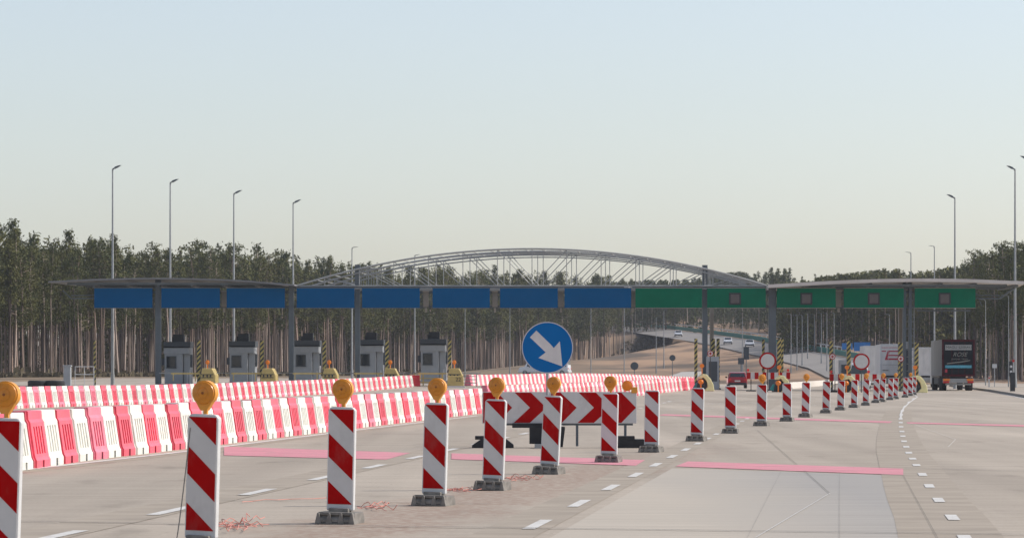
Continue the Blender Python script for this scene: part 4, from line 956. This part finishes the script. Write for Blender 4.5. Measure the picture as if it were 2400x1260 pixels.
b = MB(); z = hz(855,232); b.tube((0,0,.16),(0,0,z), .05); b.box((0,0,z-.25), (.22,.2,1.0)); b.box((.12,0,.8), (.3,.35,1.3)); b.obj('column', M['dark'], t)
b = MB(); b.lathe([(-.14,.07),(-.10,.09)], 'Y', (0,0,z-.1), 12); b.lathe([(-.14,.07),(-.10,.09)], 'Y', (0,0,z-.45), 12); b.obj('lens', M['white_steel'], t)
t = simple('red_lamp_post', 'thin post with a small red lamp at the right edge', 'lamp post', 2375, 236); b = MB(); z = hz(845,236); b.tube((0,0,.1),(0,0,z), .035); b.obj('pole', M['galv'], t); b = MB(); b.lathe([(-.06,.09),(.06,.09)], 'Y', (0,0,z), 14); b.obj('lamp', M['tail_red'], t, smooth=True)
for x, lab in ((2318,'short pale marker post right of the dark lorry'),):
    t = simple('marker_post', lab, 'post', x, 290); b = MB(); b.box((0,0,.55), (.12,.1,1.1)); b.obj('shaft', M['white_steel'], t); b = MB(); b.box((0,-.052,.95), (.10,.01,.14)); b.obj('reflector', M['tail_red'], t)
# yellow grid rails at the gap of the back row, and the numbered block
t = simple('yellow_railing', 'yellow railing with a round reflector in the gap of the back barrier row', 'railing', 1005, 272); b = MB()
for z in (.30,.62,.98): b.box((0,0,z), (2.4,.06,.09))
for x in (-1.15,-.45,1.1): b.box((x,0,.55), (.1,.07,1.0))
b.obj('rails', M['yellow'], t); b = MB(); b.lathe([(-.06,.13),(-.03,.13)], 'Y', (-.85,0,.8), 14); b.obj('reflector', M['white_steel'], t)
t = simple('number_block', 'yellow block marked 22 beside the gap of the back barrier row', 'block', 1068, 258); b = MB(); b.box((0,0,.48), (1.25,.5,.80), taper=(.9,1)); b.obj('body', M['yellow'], t, bevel=.03); text('22', .42, M['text_black'], t, (.2,-.27,.60))
b = MB(); b.box((0,-.05,.06), (1.4,.7,.12)); b.obj('plinth', M['trailer_white'], t)
t = simple('grey_railing', 'grey horizontal railing beside the yellow block', 'railing', 1108, 266); b = MB()
for z in (.3,.55,.8,1.05): b.box((-.3,0,z), (1.3,.05,.06))
for x in (-.9,.3): b.box((x,0,.5), (.07,.06,1.1))
b.obj('rails', M['light_steel'], t)
# loose cables by the beacons
cab = mat('cable_pink', (.60,.24,.19), .6)
def cable(x, y, n, ln, amp, lab, seed, m=cab):
    r = random.Random(seed); b = MB(); c = gp(x, y); s_ = F/c.y
    for k_ in range(n):
        p = Vector((c.x+r.uniform(-.1,.1), c.y+r.uniform(-.3,.3), .02)); pts = [p.copy()]; a = r.uniform(-.4,.4)
        for i in range(9):
            a += r.uniform(-.8,.8); p = p+Vector((math.cos(a)*ln/9*(1 if k_ % 2 else .8), math.sin(a)*ln/9*3, 0)); p.z = .01+abs(r.gauss(0, amp*.7)); pts.append(p.copy())
        b.poly(pts, .0042, 5)
    tag(b.obj('cable', m), lab, 'cable', 'loose cables beside the beacons')
cable(520,1235,8,.55,.05,'tangled red cable right of the foot of the largest beacon',1)
cable(840,1192,5,.5,.04,'thin red cable lying right of the second large beacon',2)
cable(1055,1150,6,.45,.03,'red cable coil right of the third large beacon\'s foot',3)
cable(1190,1122,6,.5,.04,'pale red cable coil left of the sixth beacon\'s foot',4)
cable(560,1180,1,1.6,.01,'long thin red cable lying between the two nearest standing beacons',5)
b = MB(); c = gp(395,1245); pts = []
for i in range(10):
    u = i/9; pts.append(Vector((gx(395+38*u**.6-6*math.sin(u*3.1), 27.5)+.0, 27.6+.4*u, .02+1.02*u**1.7)))
b.poly(pts, .005, 5); tag(b.obj('cable', M['joint']), 'thin dark wire hanging from the lamp of the largest beacon down to the ground', 'cable')

# ------------------------------------------------------------------ pines
def pine_arrays(seed, H=20.0, quads=900, qs=.42, round_=False, sides=6, low=False):
    r = np.random.RandomState(seed)
    # trunk
    ts = [0,.06,.35,.6,.8,.97]; rad = [.21,.155,.13,.105,.07,.03]; bend = r.uniform(-.4,.4,(len(ts),2))*np.array(ts)[:,None]
    V = []; Fc = []
    for k_, t in enumerate(ts):
        for i in range(sides):
            a = 2*math.pi*i/sides; V.append((bend[k_][0]+rad[k_]*math.cos(a), bend[k_][1]+rad[k_]*math.sin(a), t*H))
    for k_ in range(len(ts)-1):
        for i in range(sides): j = (i+1) % sides; Fc.append((k_*sides+i, k_*sides+j, (k_+1)*sides+j, (k_+1)*sides+i))
    base = (.50 if not low else .12)+r.uniform(-.09,.10); ncl = r.randint(42, 60)
    cl = []; br = []
    for i in range(ncl):
        t = (i+.5)/ncl; z = base+(1-base)*t**.9
        prof = (1-t)**.9*2.2+.12 if not round_ else math.sin(math.pi*min(1, (1-t)*.8+.12))*2.3+.2
        if r.rand() < .2: prof *= .6
        a = r.uniform(0, 2*math.pi); rr = prof*r.uniform(.15, 1.0)**.8; cl.append((rr*math.cos(a), rr*math.sin(a), z*H, r.uniform(.34,.66)*(1.2-.5*t)*(1.3 if round_ else 1)))
        if rr > .5: br.append((cl[-1], z*H-rr*.35))
    for i in range(r.randint(2, 7)):                    # dead stubs below the crown
        a = r.uniform(0, 6.28); z = r.uniform(.35, base)*H; br.append(((math.cos(a)*r.uniform(.4,1.1), math.sin(a)*r.uniform(.4,1.1), z+.1, 0), z))
    for (x, y, z, s_), z0 in br:
        k_ = len(V); d = Vector((x, y, z-z0)); u = d.orthogonal().normalized()*.035; w_ = d.cross(u).normalized()*.035
        V += [tuple(Vector((0,0,z0))+u), tuple(Vector((0,0,z0))-u*.5+w_), tuple(Vector((0,0,z0))-u*.5-w_), (x, y, z)]
        Fc += [(k_, k_+1, k_+3), (k_+1, k_+2, k_+3), (k_+2, k_, k_+3)]
    cl = np.array(cl); idx = r.choice(len(cl), quads, p=cl[:,3]**1.6/np.sum(cl[:,3]**1.6))
    c = cl[idx,:3]+r.normal(0, 1, (quads,3))*cl[idx,3:4]*np.array([.62,.62,.42])
    u = r.normal(0,1,(quads,3)); u /= np.linalg.norm(u,axis=1)[:,None]; w_ = np.cross(u, r.normal(0,1,(quads,3))); w_ /= np.linalg.norm(w_,axis=1)[:,None]
    sz = r.uniform(.5,1.15,(quads,1))*qs; u *= sz*.5; w_ *= sz*.26
    u[:,2] = np.abs(u[:,2])*1.25
    Q = np.stack([c-u-w_*.5, c+u*.2-w_, c+u+w_*.3, c-u*.3+w_], 1).reshape(-1,3)
    return np.array(V), Fc, Q
def mesh_np(name, V, faces4, m, smooth=False):
    me = bpy.data.meshes.new(name); nF = len(faces4); me.vertices.add(len(V)); me.vertices.foreach_set('co', np.asarray(V, dtype=np.float32).ravel())
    me.loops.add(nF*4); me.loops.foreach_set('vertex_index', np.asarray(faces4, dtype=np.int32).ravel()); me.polygons.add(nF); me.polygons.foreach_set('loop_start', np.arange(0, nF*4, 4, dtype=np.int32))
    me.polygons.foreach_set('loop_total', np.full(nF, 4, dtype=np.int32)); me.materials.append(m)
    me.update(calc_edges=True); return me
PV = []
for k_ in range(12):
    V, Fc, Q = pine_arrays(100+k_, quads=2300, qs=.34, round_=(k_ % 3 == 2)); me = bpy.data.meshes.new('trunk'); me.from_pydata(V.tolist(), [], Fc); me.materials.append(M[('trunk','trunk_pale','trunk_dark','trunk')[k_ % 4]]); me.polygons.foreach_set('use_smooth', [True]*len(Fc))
    PV.append((me, mesh_np('crown', Q, np.arange(len(Q)).reshape(-1,4), M['needles'])))
LV = []
for k_ in range(8):
    V, Fc, Q = pine_arrays(300+k_, quads=480, qs=.56, round_=(k_ % 4 == 2), sides=4); Fq = np.array([f for f in Fc if len(f) == 4]); LV.append((V[:24], Fq, Q))
LW = []
for k_ in range(6):
    V, Fc, Q = pine_arrays(500+k_, quads=320, qs=1.0, sides=4, low=True); Fq = np.array([f for f in Fc if len(f) == 4]); LW.append((V[:24], Fq, Q*np.array([1.25,1.25,1])))
prng = np.random.RandomState(11)
PINES = []
def pine(X, Y, H, label, grp, flag=[0]):
    mt, mc = PV[prng.randint(len(PV))]
    t = thing('pine_tree', label, 'pine tree', (X, Y, terrain(X, Y)-.05), prng.uniform(0, 6.28), grp); t.rotation_euler[0] = prng.normal(0, .018); t.rotation_euler[1] = prng.normal(0, .018); s_ = H/20.0; wv = s_*prng.uniform(.85,1.2); t.scale = (wv, wv, s_)
    PINES.append((t, CX+F*X/Y, label))
    for nm_, me in (('trunk', mt), ('crown', mc)):
        o = bpy.data.objects.new(nm_, me); C.objects.link(o); o.parent = t
E0, E1 = np.array([-68.0, 425.0]), np.array([-68+98*1.02, 425+470*1.02]); ED = (E1-E0)/np.linalg.norm(E1-E0); EN = np.array([-ED[1], ED[0]])   # EN points left/away
EL = np.linalg.norm(E1-E0)
zones = [(118,'left of the canopy wing'),(264,'behind the leftmost blue board'),(399,'between first and second tall lamps'),(548,'between second and third tall lamps'),(687,'between third and fourth tall lamps'),(838,'behind the girder\'s left end'),(1090,'behind the girder\'s left half'),(1320,'behind the round blue arrow sign'),(1600,'at the forest\'s far right end')]
TOPS = [(-60,520),(0,522),(100,548),(230,558),(400,585),(480,578),(600,575),(700,600),(840,622),(1000,632),(1130,628),(1300,648),(1480,655),(1600,655)]
def treeH(p, lo, hi, tops=TOPS):
    xi = CX+F*p[0]/p[1]; top = np.interp(xi, *zip(*tops)); return max(9.0, (HZ-top)*p[1]/F+EYE-terrain(p[0], p[1]))*prng.uniform(lo, hi)
NF = 236
for i in range(NF):
    t = (i+prng.rand())/NF; t = t**1.15*1.0
    p = E0+ED*EL*(t*1.06-.05)+EN*prng.uniform(0, 7) ; xi = CX+F*p[0]/p[1]
    z = next((zz for lim, zz in zones if xi < lim), zones[-1][1])
    H = treeH(p, .74, 1.05)
    pine(p[0], p[1], H, 'tall bare-trunked pine, '+z, 'pines of the forest front, '+z)
# right wood
W0, W1 = np.array([gx(2262, 560), 560.0]), np.array([gx(2460, 400), 400.0])
TOPR = [(2262,610),(2300,590),(2360,572),(2460,575)]
for i in range(44):
    t = (i+prng.rand())/44; p = W0+(W1-W0)*t+np.array([prng.uniform(0,6), prng.uniform(0,14)]); xi = CX+F*p[0]/p[1]
    z = 'behind the dark lorry' if xi < 2330 else 'beyond the tallest right lamp'
    H = treeH(p, .82, 1.04, TOPR); pine(p[0], p[1], H, 'dark pine, '+z, 'pines of the right-hand wood')
def wood(name, label, pts, Hs, cat='wood', low=0.0):
    TV, TF, CV, TM = [], [], [], []; nt_ = 0
    for (X, Y), H in zip(pts, Hs):
        V, Fq, Q = LW[prng.randint(len(LW))] if (prng.rand() < low or H < 11) else LV[prng.randint(len(LV))]; a = prng.uniform(0, 6.28); s_ = H/20.0; R3 = np.array([[math.cos(a),-math.sin(a),0],[math.sin(a),math.cos(a),0],[0,0,1]])
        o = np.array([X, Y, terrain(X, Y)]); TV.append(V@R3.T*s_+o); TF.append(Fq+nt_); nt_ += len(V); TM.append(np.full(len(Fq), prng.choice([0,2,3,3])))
        CV.append(Q@R3.T*s_*np.array([1,1,1])+o)
    TV = np.concatenate(TV); TF = np.concatenate(TF); CV = np.concatenate(CV)
    V = np.concatenate([TV, CV]); Fa = np.concatenate([TF, np.arange(len(CV)).reshape(-1,4)+len(TV)])
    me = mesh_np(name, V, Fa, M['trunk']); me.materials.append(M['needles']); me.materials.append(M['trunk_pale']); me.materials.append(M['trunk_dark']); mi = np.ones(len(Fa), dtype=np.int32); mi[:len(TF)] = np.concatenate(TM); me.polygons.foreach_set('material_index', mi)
    o = bpy.data.objects.new(name, me); C.objects.link(o); return tag(o, label, cat, kind='stuff')
pts = []; Hs = []
for i in range(2300):
    t = prng.rand()**.95*1.1-.06; dpt = 6+prng.rand()**1.3*55; p = E0+ED*EL*t+EN*dpt; pts.append(p); Hs.append(treeH(p, .70, .92) if prng.rand() > .06 else treeH(p, .92, 1.03))
for i in range(420):                                    # young trees added under the tall pines to darken the gaps between trunks
    t = prng.rand()*1.1-.06; p = E0+ED*EL*t+EN*prng.uniform(16, 50); pts.append(p); Hs.append(prng.uniform(5, 10.5))
wood('pine_forest', 'dense pine forest rising behind its front row of trees on the left', pts, Hs)
pts = []; Hs = []
for i in range(420):
    t = prng.rand()*1.1; p = W0+(W1-W0)*t+np.array([prng.uniform(4,26), prng.uniform(8,60)]); pts.append(p); Hs.append(treeH(p, .78, 1.0, TOPR)*(1 if prng.rand() > .35 else .45))
wood('right_wood', 'deeper part of the dark pine wood on the right', pts, Hs)
pts = []; Hs = []
for i in range(900):                                    # wood across the valley, right of the gantry's centre
    x = prng.uniform(1835, 2330); Y = 640+prng.rand()**1.5*320; pts.append((gx(x, Y), Y)); top = np.interp(x, [1800,1900,2000,2080,2150,2250,2300],[668,655,640,632,640,630,620])
    Hs.append(max(12, (HZ-top)*Y/F+EYE-terrain(gx(x, Y), Y))*prng.uniform(.78,1.02))
wood('valley_wood', 'hazy blue-green wood beyond the green sign boards', pts, Hs, low=.55)
pts = []; Hs = []
for i in range(1100):
    x = prng.uniform(1380, 1900); Y = (prng.uniform(930 if x < 1600 else 900, 1300) if x < 1665 else prng.uniform(1090, 1300)); X = gx(x, Y); pts.append((X, Y)); top = np.interp(x, [1400,1500,1600,1700,1740,1800,1900],[662,656,655,640,634,668,668])
    Hs.append(max(9, (HZ-top)*Y/F+EYE-terrain(X, Y))*prng.uniform(.8,1.0))
for i in range(330):                                    # scrub on the cut slope above the road
    x = prng.uniform(1655, 1850); Y = prng.uniform(770+(1850-x)*.9, 1080); X = gx(x, Y); d_, s__, _ = road_near(X, Y)
    if s__ > 0 and d_ > 12: pts.append((X, Y)); Hs.append(prng.uniform(1.2, 4.5) if x < 1790 and prng.rand() < .85 else prng.uniform(8, 15))
wood('hill_wood', 'hazy wood on the far hill above the climbing road', pts, Hs, low=.8)
cnt = {}
for t, xi, lab in sorted(PINES, key=lambda q: q[1]):
    k_ = cnt.get(lab, 0); cnt[lab] = k_+1; head, where = lab.split(', ', 1) if ', ' in lab else (lab.rsplit(' behind ', 1)[0], 'behind '+lab.rsplit(' behind ', 1)[1]) if ' behind ' in lab else (lab, '')
    t['label'] = '%s, %s from the left of those %s' % (head, ordinal(k_), where)
# undergrowth along the forest foot
V = []
for i in range(7000):
    t = prng.rand()*1.08-.06; p = E0+ED*EL*t+EN*prng.uniform(-9, 3); g0 = terrain(p[0], p[1]); h = prng.uniform(.15,.75)*(2 if prng.rand() < .06 else 1); a = prng.uniform(0, 3.14); w_ = prng.uniform(.1,.35); dx, dy = math.cos(a)*w_, math.sin(a)*w_
    V += [(p[0]-dx, p[1]-dy, g0), (p[0]+dx, p[1]+dy, g0), (p[0]+dx*1.4+.1, p[1]+dy, g0+h), (p[0]-dx*.6, p[1]-dy, g0+h*.8)]
o = bpy.data.objects.new('undergrowth', mesh_np('undergrowth', V, np.arange(len(V)).reshape(-1,4), M['brush'])); C.objects.link(o); tag(o, 'dry brown undergrowth along the foot of the pine forest', 'undergrowth', kind='stuff')

# ------------------------------------------------------------------ haze
b = MB(); b.box((0, 0, 44), (3500, 3500, 94))
hm = bpy.data.materials.new('haze'); hm.use_nodes = True; hn = hm.node_tree; hn.nodes.remove(hn.nodes['Principled BSDF'])
pv = hn.nodes.new('ShaderNodeVolumePrincipled'); pv.inputs['Color'].default_value = (.86,.91,1,1); pv.inputs['Density'].default_value = .00011; pv.inputs['Anisotropy'].default_value = .2
hn.links.new(pv.outputs[0], hn.nodes['Material Output'].inputs['Volume'])
hzb = b.obj('haze', hm); tag(hzb, 'thin pale haze over the whole place', 'haze', kind='stuff')
print('barriers', nb)
